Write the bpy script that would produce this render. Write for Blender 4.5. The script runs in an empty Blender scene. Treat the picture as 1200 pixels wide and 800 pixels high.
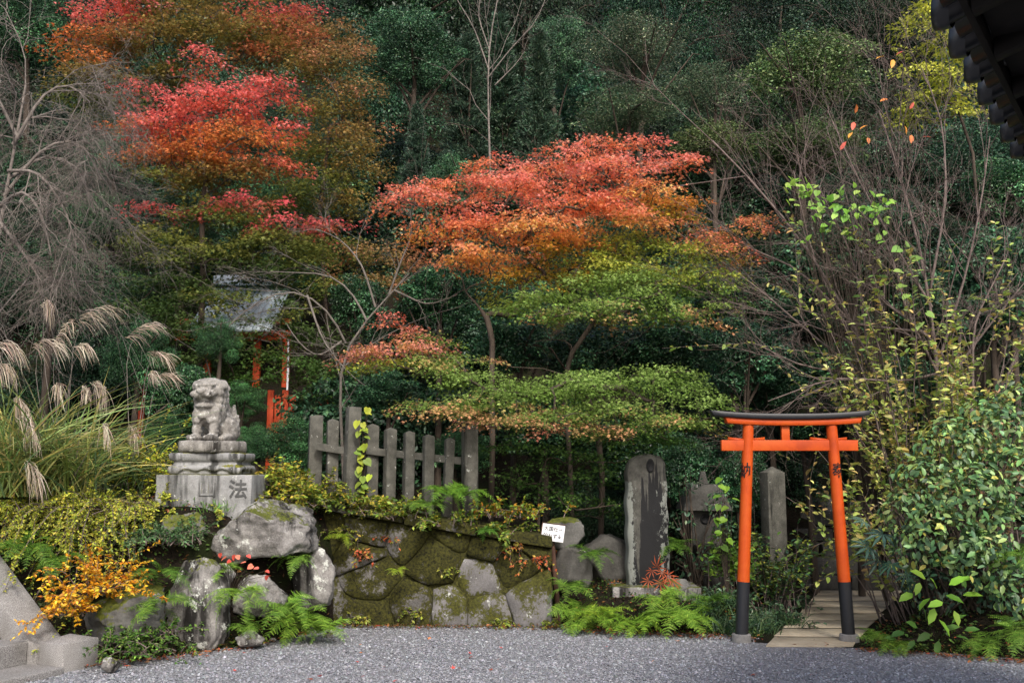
import bpy, math, random
import numpy as np
from mathutils import Vector, Matrix, noise as mnoise

SC = bpy.context.scene
R = math.radians
rng = np.random.default_rng(11)
random.seed(11)

# ------------------------------------------------------------------ camera
PITCH = R(7.33)
CAMZ = 1.6
FPX = 1166.7                       # focal length in photo pixels (1200 wide)
cam_d = bpy.data.cameras.new('camera'); cam = bpy.data.objects.new('camera', cam_d)
SC.collection.objects.link(cam); SC.camera = cam
cam_d.lens = 35.0; cam_d.sensor_width = 36.0; cam_d.clip_start = 0.05; cam_d.clip_end = 2000
cam.location = (0, 0, CAMZ); cam.rotation_euler = (R(90) + PITCH, 0, 0)

# ------------------------------------------------------------------ sky and sun (overcast)
SUN_EL, SUN_AZ = 42.0, 168.0       # azimuth clockwise from +Y: behind the camera, to the right
w = bpy.data.worlds.new('World'); SC.world = w; w.use_nodes = True
wn = w.node_tree; bg = wn.nodes['Background']
sky = wn.nodes.new('ShaderNodeTexSky'); sky.sky_type = 'NISHITA'; sky.sun_disc = False
sky.sun_elevation = R(SUN_EL); sky.sun_rotation = R(SUN_AZ)
sky.air_density = 1.0; sky.dust_density = 4.0; sky.ozone_density = 1.0
wn.links.new(sky.outputs[0], bg.inputs['Color']); bg.inputs['Strength'].default_value = 0.105
sd = bpy.data.lights.new('sun', 'SUN'); sd.energy = 1.5; sd.angle = R(11); sd.color = (1.0, 0.96, 0.9)
sun = bpy.data.objects.new('sun', sd); SC.collection.objects.link(sun)
sun.rotation_euler = Vector((-math.sin(R(SUN_AZ)) * math.cos(R(SUN_EL)), -math.cos(R(SUN_AZ)) * math.cos(R(SUN_EL)),
                             -math.sin(R(SUN_EL)))).to_track_quat('-Z', 'Y').to_euler()
vs = SC.view_settings; vs.view_transform = 'Standard'; vs.look = 'None'; vs.exposure = 1.1; vs.gamma = 1.0
vs.use_curve_mapping = False
SC.cycles.use_denoising = True
SC.cycles.max_bounces = 6; SC.cycles.diffuse_bounces = 3; SC.cycles.glossy_bounces = 2
SC.cycles.transmission_bounces = 3; SC.cycles.transparent_max_bounces = 4
SC.cycles.sample_clamp_indirect = 6

# ------------------------------------------------------------------ small helpers
CP, SP = math.cos(PITCH), math.sin(PITCH)
def P(px, py, y):
    """photo pixel (1200x800) + distance y -> world point"""
    dx = (px - 600) / FPX; dz = (400 - py) / FPX
    d = np.array((dx, CP - dz * SP, SP + dz * CP))
    return np.array((0, 0, CAMZ)) + d * (y / d[1])
def GP(px, py, z=0.0):
    """photo pixel -> point on the level z"""
    dx = (px - 600) / FPX; dz = (400 - py) / FPX
    d = np.array((dx, CP - dz * SP, SP + dz * CP))
    return np.array((0, 0, CAMZ)) + d * ((z - CAMZ) / d[2])
def M(px, y): return px * y / FPX       # pixels -> metres at distance y
def lin(r, g, b):
    f = lambda c: ((c / 255 + 0.055) / 1.055) ** 2.4 if c > 10 else c / 255 / 12.92
    return np.array((f(r), f(g), f(b)))
def sm(t): t = np.clip(t, 0, 1); return t * t * (3 - 2 * t)
def unit(v): return v / (np.linalg.norm(v, axis=-1, keepdims=True) + 1e-9)

def tag(o, label=None, cat=None, group=None, kind=None):
    if label: o['label'] = label
    if cat: o['category'] = cat
    if group: o['group'] = group
    if kind: o['kind'] = kind
    return o
def link(o, parent=None):
    SC.collection.objects.link(o)
    if parent is not None: o.parent = parent
    return o
def thing(name, loc, label, cat, group=None, rz=0.0):
    o = bpy.data.objects.new(name, None); o.empty_display_size = 0.1
    o.location = tuple(float(v) for v in loc); o.rotation_euler = (0, 0, rz); link(o)
    return tag(o, label, cat, group)
def mesh_np(name, V, Fs, mat, col=None, smooth=False):
    """V (n,3); Fs an (m,k) array or a list of such arrays"""
    if isinstance(Fs, np.ndarray): Fs = [Fs]
    me = bpy.data.meshes.new(name)
    V = np.ascontiguousarray(V, dtype=np.float32).reshape(-1, 3)
    me.vertices.add(len(V)); me.vertices.foreach_set('co', V.ravel())
    loops = np.concatenate([f.astype(np.int32).ravel() for f in Fs])
    tot = np.concatenate([np.full(len(f), f.shape[1], np.int32) for f in Fs])
    start = np.concatenate([[0], np.cumsum(tot)[:-1]]).astype(np.int32)
    me.loops.add(len(loops)); me.loops.foreach_set('vertex_index', loops)
    me.polygons.add(len(tot)); me.polygons.foreach_set('loop_start', start)
    if smooth: me.polygons.foreach_set('use_smooth', np.ones(len(tot), bool))
    if col is not None:
        a = me.attributes.new('Col', 'FLOAT_COLOR', 'POINT')
        c = np.ones((len(V), 4), np.float32); c[:, :3] = col; a.data.foreach_set('color', c.ravel())
    me.update(calc_edges=True)
    me.validate()
    if mat is not None: me.materials.append(mat)
    return me
def obj(name, me, parent=None, loc=(0, 0, 0), rot=(0, 0, 0), scale=(1, 1, 1)):
    o = bpy.data.objects.new(name, me); o.location = tuple(float(v) for v in loc)
    o.rotation_euler = rot; o.scale = scale if not np.isscalar(scale) else (scale,) * 3
    return link(o, parent)
def join(parts):
    """[(V, F)] with one face size -> one (V, F)"""
    Vs, Fs, n = [], [], 0
    for V, Fc in parts:
        Vs.append(V); Fs.append(Fc + n); n += len(V)
    return np.concatenate(Vs), np.concatenate(Fs)

# ------------------------------------------------------------------ shape builders (arrays)
BOXF = np.array([(0, 3, 2, 1), (4, 5, 6, 7), (0, 1, 5, 4), (1, 2, 6, 5), (2, 3, 7, 6), (3, 0, 4, 7)])
def box(x0, x1, y0, y1, z0, z1):
    return np.array([(x0, y0, z0), (x1, y0, z0), (x1, y1, z0), (x0, y1, z0),
                     (x0, y0, z1), (x1, y0, z1), (x1, y1, z1), (x0, y1, z1)], float), BOXF
def bevel(me, wdt, seg=2):
    import bmesh
    bm = bmesh.new(); bm.from_mesh(me)
    bmesh.ops.remove_doubles(bm, verts=bm.verts, dist=1e-5)
    bmesh.ops.recalc_face_normals(bm, faces=bm.faces)
    ed = [e for e in bm.edges if len(e.link_faces) == 2 and e.calc_face_angle(0) > 0.5]
    bmesh.ops.bevel(bm, geom=ed, offset=wdt, segments=seg, affect='EDGES', profile=0.6)
    bm.to_mesh(me); bm.free(); return me
def rough(me, amp, freq, cuts=0, seed=0):
    """subdivide and shake a mesh so that worked stone is not perfectly straight"""
    import bmesh
    bm = bmesh.new(); bm.from_mesh(me)
    if cuts: bmesh.ops.subdivide_edges(bm, edges=bm.edges, cuts=cuts, use_grid_fill=True)
    for v in bm.verts:
        n = mnoise.noise_vector(v.co * freq + Vector((seed * 3.1, 1.7 * seed, 0)))
        v.co += n * amp
    bm.to_mesh(me); bm.free(); return me
def tubes(pts, rad, n=5):
    """pts (N,k,3) rad (N,k) -> open tubes with a closed tip"""
    N, k = pts.shape[:2]
    t = np.empty_like(pts); t[:, 1:-1] = pts[:, 2:] - pts[:, :-2]; t[:, 0] = pts[:, 1] - pts[:, 0]; t[:, -1] = pts[:, -1] - pts[:, -2]
    t = unit(t)
    ref = np.where(np.abs(t[:, :1, 2:3]) > 0.9, np.array((1.0, 0, 0)), np.array((0, 0, 1.0)))
    ref = np.broadcast_to(ref, t.shape)
    u = unit(np.cross(t, ref)); v = np.cross(t, u)
    a = np.arange(n) * 2 * math.pi / n
    ring = (u[:, :, None] * np.cos(a)[None, None, :, None] + v[:, :, None] * np.sin(a)[None, None, :, None]) * rad[:, :, None, None]
    V = (pts[:, :, None] + ring).reshape(-1, 3)
    i = np.arange(N)[:, None, None] * k * n; j = np.arange(k - 1)[None, :, None] * n; q = np.arange(n)[None, None, :]
    q2 = (q + 1) % n
    Fq = np.stack(np.broadcast_arrays(i + j + q, i + j + q2, i + j + n + q2, i + j + n + q), -1).reshape(-1, 4)
    return V, Fq
def tubelist(lines, n=5):
    """[(pts(k,3), rad(k))] of any k -> (V, F)"""
    by = {}
    for p, r in lines: by.setdefault(len(p), []).append((p, r))
    return join([tubes(np.array([a for a, _ in L]), np.array([b for _, b in L]), n) for L in by.values()])
def ribbons(pts, side, wid):
    """pts (N,k,3), side (N,3), wid (N,k) -> flat strips"""
    N, k = pts.shape[:2]
    off = side[:, None] * wid[:, :, None] * 0.5
    V = np.stack([pts - off, pts + off], 2).reshape(-1, 3)
    i = np.arange(N)[:, None] * k * 2; j = np.arange(k - 1)[None] * 2
    b = i + j
    return V, np.stack([b, b + 1, b + 3, b + 2], -1).reshape(-1, 4)
def revolve(prof, n=24):
    prof = np.array(prof, float); a = np.arange(n) * 2 * math.pi / n
    V = np.stack([prof[:, None, 0] * np.cos(a), prof[:, None, 0] * np.sin(a), np.broadcast_to(prof[:, None, 1], (len(prof), n))], -1).reshape(-1, 3)
    k = len(prof); j = np.arange(k - 1)[:, None] * n; q = np.arange(n)[None]; q2 = (q + 1) % n
    return V, np.stack(np.broadcast_arrays(j + q, j + q2, j + n + q2, j + n + q), -1).reshape(-1, 4)

# leaf shapes: unit length along x, folded a little in z
def fan(outline):
    V = np.array([(0.0, 0, 0)] + outline); n = len(outline)
    return V, np.array([(0, i + 1, i + 2) for i in range(n - 1)])
T_OVAL2 = (np.array([(0, 0, 0), (.45, .27, .07), (1, 0, -.04), (.45, -.27, .07)]), np.array([(0, 2, 1), (0, 3, 2)]))
T_LANCE = (np.array([(0, 0, 0), (.4, .15, .05), (1, 0, -.1), (.4, -.15, .05)]), np.array([(0, 2, 1), (0, 3, 2)]))
T_OVAL4 = (np.array([(0, 0, 0), (.28, .22, .06), (.68, .2, .04), (1, 0, -.1), (.68, -.2, .04), (.28, -.22, .06), (.5, 0, 0)]),
           np.array([(0, 6, 1), (1, 6, 2), (2, 6, 3), (3, 6, 4), (4, 6, 5), (5, 6, 0)]))
def _maple():
    V, Fc = [], []
    for a, l in ((-105, .42), (-52, .78), (0, 1.0), (52, .78), (105, .42)):
        a = R(a); d = np.array((math.cos(a), math.sin(a))); s = np.array((-d[1], d[0]))
        b = len(V)
        V += [(*(d * .02 - s * .11), 0), (*(d * l * .62), -.1 * l), (*(d * .02 + s * .11), 0)]
        Fc.append((b, b + 1, b + 2))
    V = np.array(V); V[:, 0] += .25
    return V, np.array(Fc)
T_MAPLE = _maple()
T_HEART = fan([(-.1, .22, .02), (.12, .46, .05), (.5, .42, .05), (.8, .2, 0), (1, 0, -.1), (.8, -.2, 0), (.5, -.42, .05), (.12, -.46, .05), (-.1, -.22, .02), (0, 0, 0)])

def leaves(pos, dirv, nrm, size, tmpl, col):
    tv, tf = tmpl
    x = unit(dirv); z = unit(nrm - (nrm * x).sum(-1, keepdims=True) * x); y = np.cross(z, x)
    s = np.broadcast_to(np.asarray(size, float), (len(pos),))[:, None, None]
    V = pos[:, None] + s * (tv[None, :, 0:1] * x[:, None] + tv[None, :, 1:2] * y[:, None] + tv[None, :, 2:3] * z[:, None])
    Fc = (np.arange(len(pos))[:, None, None] * len(tv) + tf[None]).reshape(-1, tf.shape[1])
    return V.reshape(-1, 3), Fc, np.repeat(col, len(tv), axis=0)
def pal(n, cols, wts=None, jit=.22):
    """random leaf colours out of a palette with brightness jitter"""
    cols = np.array(cols, float); wts = None if wts is None else np.array(wts, float) / np.sum(wts)
    c = cols[rng.choice(len(cols), n, p=wts)]
    return np.clip(c * np.exp(rng.normal(0, jit, (n, 1))) * np.exp(rng.normal(0, jit * .3, (n, 3))), 0, .85)
def rdir(n):
    return unit(rng.normal(size=(n, 3)))

# ------------------------------------------------------------------ materials
def nodes(name):
    m = bpy.data.materials.new(name); m.use_nodes = True
    nt = m.node_tree; return m, nt, nt.nodes['Principled BSDF'], nt.nodes['Material Output']
def foliage(name, rough_=.45, spec=.5, trans=.3):
    m, nt, b, out = nodes(name); N = nt.nodes.new; L = nt.links.new
    at = N('ShaderNodeAttribute'); at.attribute_name = 'Col'
    oi = N('ShaderNodeObjectInfo')
    mx = N('ShaderNodeMix'); mx.data_type = 'RGBA'; mx.blend_type = 'MULTIPLY'; mx.inputs[0].default_value = 1
    L(at.outputs['Color'], mx.inputs[6]); L(oi.outputs['Color'], mx.inputs[7])
    L(mx.outputs[2], b.inputs['Base Color'])
    b.inputs['Roughness'].default_value = rough_; b.inputs['Specular IOR Level'].default_value = spec
    tr = N('ShaderNodeBsdfTranslucent'); L(mx.outputs[2], tr.inputs['Color'])
    ms = N('ShaderNodeMixShader'); ms.inputs[0].default_value = trans
    L(b.outputs[0], ms.inputs[1]); L(tr.outputs[0], ms.inputs[2]); L(ms.outputs[0], out.inputs['Surface'])
    return m
def ramp(nt, fac, stops):
    r = nt.nodes.new('ShaderNodeValToRGB'); e = r.color_ramp.elements
    while len(e) < len(stops): e.new(.5)
    for el, (p, c) in zip(e, stops): el.position = p; el.color = (*c, 1)
    nt.links.new(fac, r.inputs[0]); return r.outputs[0]
def tex(nt, kind, scale, detail=6, rough_=.6, coord='Object', stretch=None):
    tc = nt.nodes.new('ShaderNodeTexCoord') if coord != 'World' else nt.nodes.new('ShaderNodeNewGeometry')
    src = tc.outputs[coord] if coord != 'World' else tc.outputs['Position']
    if stretch:
        mp = nt.nodes.new('ShaderNodeMapping'); mp.inputs['Scale'].default_value = stretch
        nt.links.new(src, mp.inputs[0]); src = mp.outputs[0]
    n = nt.nodes.new({'noise': 'ShaderNodeTexNoise', 'voronoi': 'ShaderNodeTexVoronoi'}[kind])
    n.inputs['Scale'].default_value = scale
    if kind == 'noise': n.inputs['Detail'].default_value = detail; n.inputs['Roughness'].default_value = rough_
    nt.links.new(src, n.inputs['Vector']); return n
def mixc(nt, fac, a, b):
    mx = nt.nodes.new('ShaderNodeMix'); mx.data_type = 'RGBA'
    nt.links.new(fac, mx.inputs[0])
    for s, i in ((a, 6), (b, 7)):
        if isinstance(s, (tuple, list, np.ndarray)): mx.inputs[i].default_value = (*s, 1)
        else: nt.links.new(s, mx.inputs[i])
    return mx.outputs[2]
def math_(nt, op, a, b, clamp=False):
    n = nt.nodes.new('ShaderNodeMath'); n.operation = op; n.use_clamp = clamp
    for s, i in ((a, 0), (b, 1)):
        if isinstance(s, (int, float)): n.inputs[i].default_value = s
        else: nt.links.new(s, n.inputs[i])
    return n.outputs[0]
def bump(nt, b, h, strength, dist):
    bp = nt.nodes.new('ShaderNodeBump'); bp.inputs['Strength'].default_value = strength; bp.inputs['Distance'].default_value = dist
    nt.links.new(h, bp.inputs['Height']); nt.links.new(bp.outputs[0], b.inputs['Normal'])
def stone(name, dark, light, lichen=0.0, moss=0.0, moss_up=0.0, scale=6.0, coord='World', lichen_col=(.5, .51, .47),
          moss_col=((.035, .05, .008), (.12, .13, .02)), stain=0.0, bstr=.6):
    """speckled weathered stone; lichen / moss are amounts 0..1, moss_up = extra moss growing on ledges"""
    m, nt, b, out = nodes(name)
    n1 = tex(nt, 'noise', scale, 8, .65, coord); n2 = tex(nt, 'noise', scale * 14, 3, .7, coord)
    f = math_(nt, 'ADD', math_(nt, 'MULTIPLY', n1.outputs[0], .65), math_(nt, 'MULTIPLY', n2.outputs[0], .35))
    c = ramp(nt, f, [(.32, dark), (.5, tuple((np.array(dark) + np.array(light)) / 2)), (.66, light)])
    if stain > 0:
        st = tex(nt, 'noise', 5, 5, .6, coord, (1, 1, .12))
        c = mixc(nt, ramp(nt, st.outputs[0], [(.62 - stain * .3, (0, 0, 0)), (.7 - stain * .25, (1, 1, 1))]), c, tuple(np.array(dark) * .35))
    if lichen > 0:
        n3 = tex(nt, 'noise', scale * 1.7, 9, .75, coord)
        c = mixc(nt, ramp(nt, n3.outputs[0], [(.66 - lichen * .3, (0, 0, 0)), (.70 - lichen * .3, (1, 1, 1))]), c, lichen_col)
    h = f
    if moss > 0 or moss_up > 0:
        n4 = tex(nt, 'noise', scale * .55, 8, .7, coord); n5 = tex(nt, 'noise', scale * 9, 4, .7, coord)
        k = math_(nt, 'ADD', n4.outputs[0], math_(nt, 'MULTIPLY', math_(nt, 'SUBTRACT', n5.outputs[0], .5), .35))
        if moss_up > 0:
            g = nt.nodes.new('ShaderNodeNewGeometry'); sx = nt.nodes.new('ShaderNodeSeparateXYZ'); nt.links.new(g.outputs['Normal'], sx.inputs[0])
            k = math_(nt, 'ADD', k, math_(nt, 'MULTIPLY', math_(nt, 'MAXIMUM', sx.outputs[2], 0.0), moss_up))
        t = .78 - moss * .45
        fac = ramp(nt, k, [(t, (0, 0, 0)), (min(.99, t + .06), (1, 1, 1))])
        mc = ramp(nt, n5.outputs[0], [(.35, moss_col[0]), (.65, moss_col[1])])
        c = mixc(nt, fac, c, mc)
    nt.links.new(c, b.inputs['Base Color']); b.inputs['Roughness'].default_value = .9
    b.inputs['Specular IOR Level'].default_value = .25
    bump(nt, b, h, bstr, .02)
    return m
def plain(name, col, rough_=.6, var=.25, scale=8, bstr=.15, spec=.4, col2=None, stretch=None):
    m, nt, b, out = nodes(name); n = tex(nt, 'noise', scale, 6, .65, 'Object', stretch)
    col = np.array(col, float); c2 = np.array(col2, float) if col2 is not None else col * (1 - var)
    nt.links.new(ramp(nt, n.outputs[0], [(.35, tuple(c2)), (.65, tuple(np.clip(col * (1 + var * .4), 0, .9)))]), b.inputs['Base Color'])
    b.inputs['Roughness'].default_value = rough_; b.inputs['Specular IOR Level'].default_value = spec
    bump(nt, b, n.outputs[0], bstr, .01)
    return m

MAT = {}
MAT['maple'] = foliage('maple_leaf', .5, .3, .48)
MAT['gloss'] = foliage('glossy_leaf', .4, .38, .15)
MAT['leaf'] = foliage('soft_leaf', .5, .3, .28)
MAT['far'] = foliage('evergreen_leaf', .45, .28, .15)
MAT['grass'] = foliage('grass_blade', .5, .4, .25)
MAT['plume'] = foliage('plume', .8, .2, .3)
MAT['bark'] = plain('bark', (.075, .058, .045), .9, .45, 9, .5, .2, stretch=(1, 1, .25))
MAT['bark_grey'] = plain('bark_grey', (.215, .185, .165), .9, .45, 12, .4, .2)
MAT['bark_pale'] = plain('bark_pale', (.15, .132, .115), .9, .4, 12, .3, .2)
MAT['bark_red'] = plain('bark_red', (.165, .125, .112), .8, .4, 12, .3, .3)
m, nt, b, out = nodes('granite')
g1 = tex(nt, 'noise', 190, 3, .7, 'Object'); g2 = tex(nt, 'noise', 5, 6, .6, 'Object'); g3 = tex(nt, 'noise', 9, 7, .7, 'World')
c = ramp(nt, g1.outputs[0], [(.36, (.075, .07, .068)), (.5, (.22, .212, .205)), (.64, (.42, .405, .395))])
c = mixc(nt, ramp(nt, g2.outputs[0], [(.45, (0, 0, 0)), (.75, (.5, .5, .5))]), c, (.12, .11, .095))
c = mixc(nt, ramp(nt, g3.outputs[0], [(.66, (0, 0, 0)), (.72, (.8, .8, .8))]), c, (.05, .055, .015))
nt.links.new(c, b.inputs['Base Color']); b.inputs['Roughness'].default_value = .85; b.inputs['Specular IOR Level'].default_value = .3
bump(nt, b, g1.outputs[0], .35, .004); MAT['granite'] = m
MAT['block'] = stone('block_stone', (.13, .13, .125), (.36, .36, .36), .18, .12, .34, 6, stain=.35, moss_col=((.05, .06, .008), (.2, .19, .02)))
MAT['statue'] = stone('statue_stone', (.07, .063, .055), (.40, .38, .35), .30, .0, .0, 8, lichen_col=(.50, .49, .46), stain=.28)
MAT['boulder'] = stone('boulder_stone', (.055, .05, .046), (.34, .325, .31), .3, .26, .22, 4.5, stain=.4, bstr=1.0)
MAT['darkrock'] = stone('dark_rock', (.05, .05, .047), (.17, .165, .155), .1, .35, .25, 3.5)
MAT['shaderock'] = stone('shaded_rock', (.03, .029, .026), (.10, .096, .088), .05, .3, .1, 3.5)  # darker copy of dark_rock: shade over steps and lantern is put into the colour
MAT['wallmoss'] = stone('mossy_stone', (.03, .028, .024), (.2, .19, .185), .06, .86, .15, 4.5, moss_col=((.004, .004, .0015), (.058, .056, .009)), bstr=1.0)
MAT['wallbare'] = stone('bare_stone', (.09, .085, .082), (.22, .21, .212), .2, .6, .1, 5.0, moss_col=((.02, .02, .005), (.08, .08, .014)))
MAT['fence'] = stone('fence_stone', (.034, .034, .028), (.135, .13, .112), .1, .1, .1, 8, stain=.2)
MAT['stele'] = stone('stele_stone', (.10, .095, .085), (.23, .22, .19), .05, .0, .0, 6, lichen_col=(.4, .41, .37))

# ------------------------------------------------------------------ terrain
def yb_(x):
    return np.interp(x, [-30, -9, -4, -3, -2.3, -1.8, .45, .7, 1.6, 2.2, 2.35, 3.3, 4.5, 9, 30],
                     [5, 6.6, 8.3, 8.8, 9.5, 10.72, 10.75, 10.35, 10.05, 9.9, 9.7, 9.15, 8.6, 7.2, 4])
def hgt(x, y):
    x = np.asarray(x, float); y = np.asarray(y, float)
    yb = yb_(x)
    r1 = np.interp(x, [-9, -3, -2.5, -1.8, .4, .7, 2.2, 3.2, 9], [1.7, 1.22, 1.12, 1.14, .76, .34, .2, .3, .9])
    run = np.interp(x, [-9, -4.2, -3, -2, -1.8, .4, .7, 9], [3.5, 2.3, .95, .45, .22, .22, .5, 1.5])
    d = y - yb
    h = r1 * sm(d / run) + np.clip(d - run, 0, 3.5) * .06
    h = h + np.where(y > 13.5, sm((y - 13.5) / 4) * (y - 13.5) * .62, 0)
    xc = 2.74 + (y - 9.4) * .47
    m = 1 - sm((np.abs(x - xc) - .72) / .45)
    st = np.where(y > 13.55, (y - 13.55) * .52, 0) - .02
    h = h * (1 - m * (y < 19)) + st * m * (y < 19)
    h = h + .05 * np.sin(x * 2.3 + y) * np.sin(y * 1.9 - x * .6) * np.clip(d, 0, 1) * (1 - m)
    return np.where(d < 0, -.12, h)
def GR(px, y):
    """ground point of the terrain straight under pixel column px at distance y"""
    x = P(px, 500, y)[0]; return np.array((x, y, max(0.0, float(hgt(x, y)))))

def grid_mesh(name, xs, ys, mat):
    X, Y = np.meshgrid(xs, ys); Z = hgt(X, Y)
    V = np.stack([X, Y, Z], -1).reshape(-1, 3); nx, ny = len(xs), len(ys)
    i = (np.arange(ny - 1)[:, None] * nx + np.arange(nx - 1)[None]).reshape(-1)
    return mesh_np(name, V, np.stack([i, i + 1, i + nx + 1, i + nx], -1), mat, smooth=True)

m, nt, b, out = nodes('gravel')
vv = tex(nt, 'voronoi', 75, coord='World'); nz = tex(nt, 'noise', 1.3, 4, .6, 'World'); n3 = tex(nt, 'noise', 160, 2, .5, 'World')
cc = ramp(nt, vv.outputs['Color'], [(.1, (.12, .12, .13)), (.55, (.21, .213, .23)), (.95, (.31, .315, .34))])
cc = mixc(nt, ramp(nt, nz.outputs[0], [(.4, (0, 0, 0)), (.7, (.35, .35, .35))]), cc, (.17, .16, .15))
nt.links.new(cc, b.inputs['Base Color']); b.inputs['Roughness'].default_value = .9
bump(nt, b, vv.outputs['Distance'], .8, .02)
V = np.array([(-400, -400, 0), (400, -400, 0), (400, 600, 0), (-400, 600, 0)], float)
tag(obj('ground', mesh_np('ground', V, np.array([(0, 1, 2, 3)]), m)), 'grey gravel forecourt', kind='structure')

m, nt, b, out = nodes('soil')
n1 = tex(nt, 'noise', 3, 9, .7, 'World'); n2 = tex(nt, 'noise', 30, 5, .7, 'World')
c = ramp(nt, n2.outputs[0], [(.3, (.006, .005, .004)), (.55, (.018, .014, .010)), (.75, (.04, .03, .018))])
c = mixc(nt, ramp(nt, n1.outputs[0], [(.48, (0, 0, 0)), (.6, (1, 1, 1))]), c, (.014, .018, .006))
nt.links.new(c, b.inputs['Base Color']); b.inputs['Roughness'].default_value = 1; b.inputs['Specular IOR Level'].default_value = .1
bump(nt, b, n2.outputs[0], .8, .04); MAT['soil'] = m
xs = np.concatenate([np.linspace(-70, -9, 30), np.arange(-8.8, 9, .16), np.linspace(9.2, 70, 30)])
ys = np.concatenate([np.arange(6.5, 17, .16), np.linspace(17.3, 75, 60)])
tag(obj('hillside', grid_mesh('hillside', xs, ys, MAT['soil'])), 'dark leaf-strewn hillside', kind='structure')

# loose gravel on the forecourt
def octa():
    return np.array([(1, 0, 0), (0, 1, 0), (-1, 0, 0), (0, -1, 0), (0, 0, 1), (0, 0, -1)], float), \
        np.array([(0, 1, 4), (1, 2, 4), (2, 3, 4), (3, 0, 4), (1, 0, 5), (2, 1, 5), (3, 2, 5), (0, 3, 5)])
n = 95000
y = 7.1 + rng.random(n) ** 1.25 * 3.7; x = (rng.random(n) - .5) * 2 * .54 * y
keep = (y < yb_(x) + .12) & ~((x > 2.2 + (y - 9.4) * .4) & (x < 3.2 + (y - 9.3) * .55) & (y > 9.25))
x, y = x[keep], y[keep]; n = len(x)
ov, of = octa(); of = of[:4]
s = np.clip(rng.lognormal(math.log(.0088), .32, n), .004, .022)
sc = s[:, None] * (np.array((1, .8, .6)) * rng.uniform(.7, 1.25, (n, 3)))
a = rng.random(n) * 6.28
loc = ov[None, :5] * sc[:, None]; loc = loc + rng.normal(0, .18, loc.shape) * s[:, None, None]
ca, sa = np.cos(a)[:, None], np.sin(a)[:, None]
V = np.stack([loc[..., 0] * ca - loc[..., 1] * sa + x[:, None], loc[..., 0] * sa + loc[..., 1] * ca + y[:, None], loc[..., 2] + s[:, None] * .25], -1)
g = np.clip(rng.lognormal(math.log(.235), .27, n), .08, .55)[:, None] * np.array((.97, .985, 1.06)) * np.exp(rng.normal(0, .03, (n, 3)))
MAT['pebble'] = foliage('pebble', .85, .3, 0.0)
Fp = (np.arange(n)[:, None, None] * 5 + of[None]).reshape(-1, 3)
tag(obj('gravel', mesh_np('gravel', V.reshape(-1, 3), Fp, MAT['pebble'], np.repeat(g, 5, 0))), 'loose grey gravel', kind='stuff')

# ================================================================== STRUCTURES
def text_mesh(body, size, mat, extrude=.004):
    cu = bpy.data.curves.new('lettering', 'FONT'); cu.body = body; cu.size = size; cu.align_x = 'CENTER'; cu.align_y = 'CENTER'
    cu.extrude = extrude; cu.offset = size * .012
    o = bpy.data.objects.new('lettering', cu); SC.collection.objects.link(o)
    dg = bpy.context.evaluated_depsgraph_get(); dg.update()
    me = bpy.data.meshes.new_from_object(o.evaluated_get(dg)); bpy.data.objects.remove(o)
    me.materials.clear(); me.materials.append(mat); return me
def boxobj(name, parent, dims, mat, bev=.006, rgh=0, rfreq=6, cuts=0, **kw):
    V, Fc = box(*dims); me = mesh_np(name, V, Fc, mat)
    if bev: bevel(me, bev)
    if rgh: rough(me, rgh, rfreq, cuts, rng.integers(100))
    return obj(name, me, parent, **kw)

# ---- torii
m, nt, b, out = nodes('vermilion_paint')
gr = tex(nt, 'noise', 42, 5, .7, 'Object', (1, 1, .05)); bl = tex(nt, 'noise', 4, 6, .65, 'Object'); chp = tex(nt, 'noise', 30, 6, .75, 'Object', (1, 1, .45))
c = ramp(nt, bl.outputs[0], [(.32, (.37, .042, .003)), (.5, (.49, .063, .003)), (.68, (.54, .088, .007))])
c = mixc(nt, ramp(nt, gr.outputs[0], [(.56, (0, 0, 0)), (.72, (.35, .35, .35))]), c, (.36, .03, .004))
c = mixc(nt, ramp(nt, chp.outputs[0], [(.70, (0, 0, 0)), (.72, (.7, .7, .7))]), c, (.16, .05, .025))
nt.links.new(c, b.inputs['Base Color']); b.inputs['Roughness'].default_value = .55; b.inputs['Specular IOR Level'].default_value = .35
bump(nt, b, gr.outputs[0], .25, .004); MAT['vermilion'] = m
MAT['blackpaint'] = plain('black_paint', (.013, .014, .018), .5, .3, 9, .1, .5)
MAT['ink'] = plain('ink', (.008, .008, .009), .6, .1, 9, 0, .3)
MAT['concrete'] = stone('footing_stone', (.12, .115, .11), (.28, .27, .26), .05, .15, .1, 9)
TY = 9.62
def tz(py): return P(900, py, TY)[2]
def tx(px, py=600): return P(px, py, TY)[0]
t = thing('torii_gate', (tx(931), TY, 0), 'small vermilion torii gate with black lintel cap over slab path', 'torii gate')
O = np.array((tx(931), TY, 0))
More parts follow.
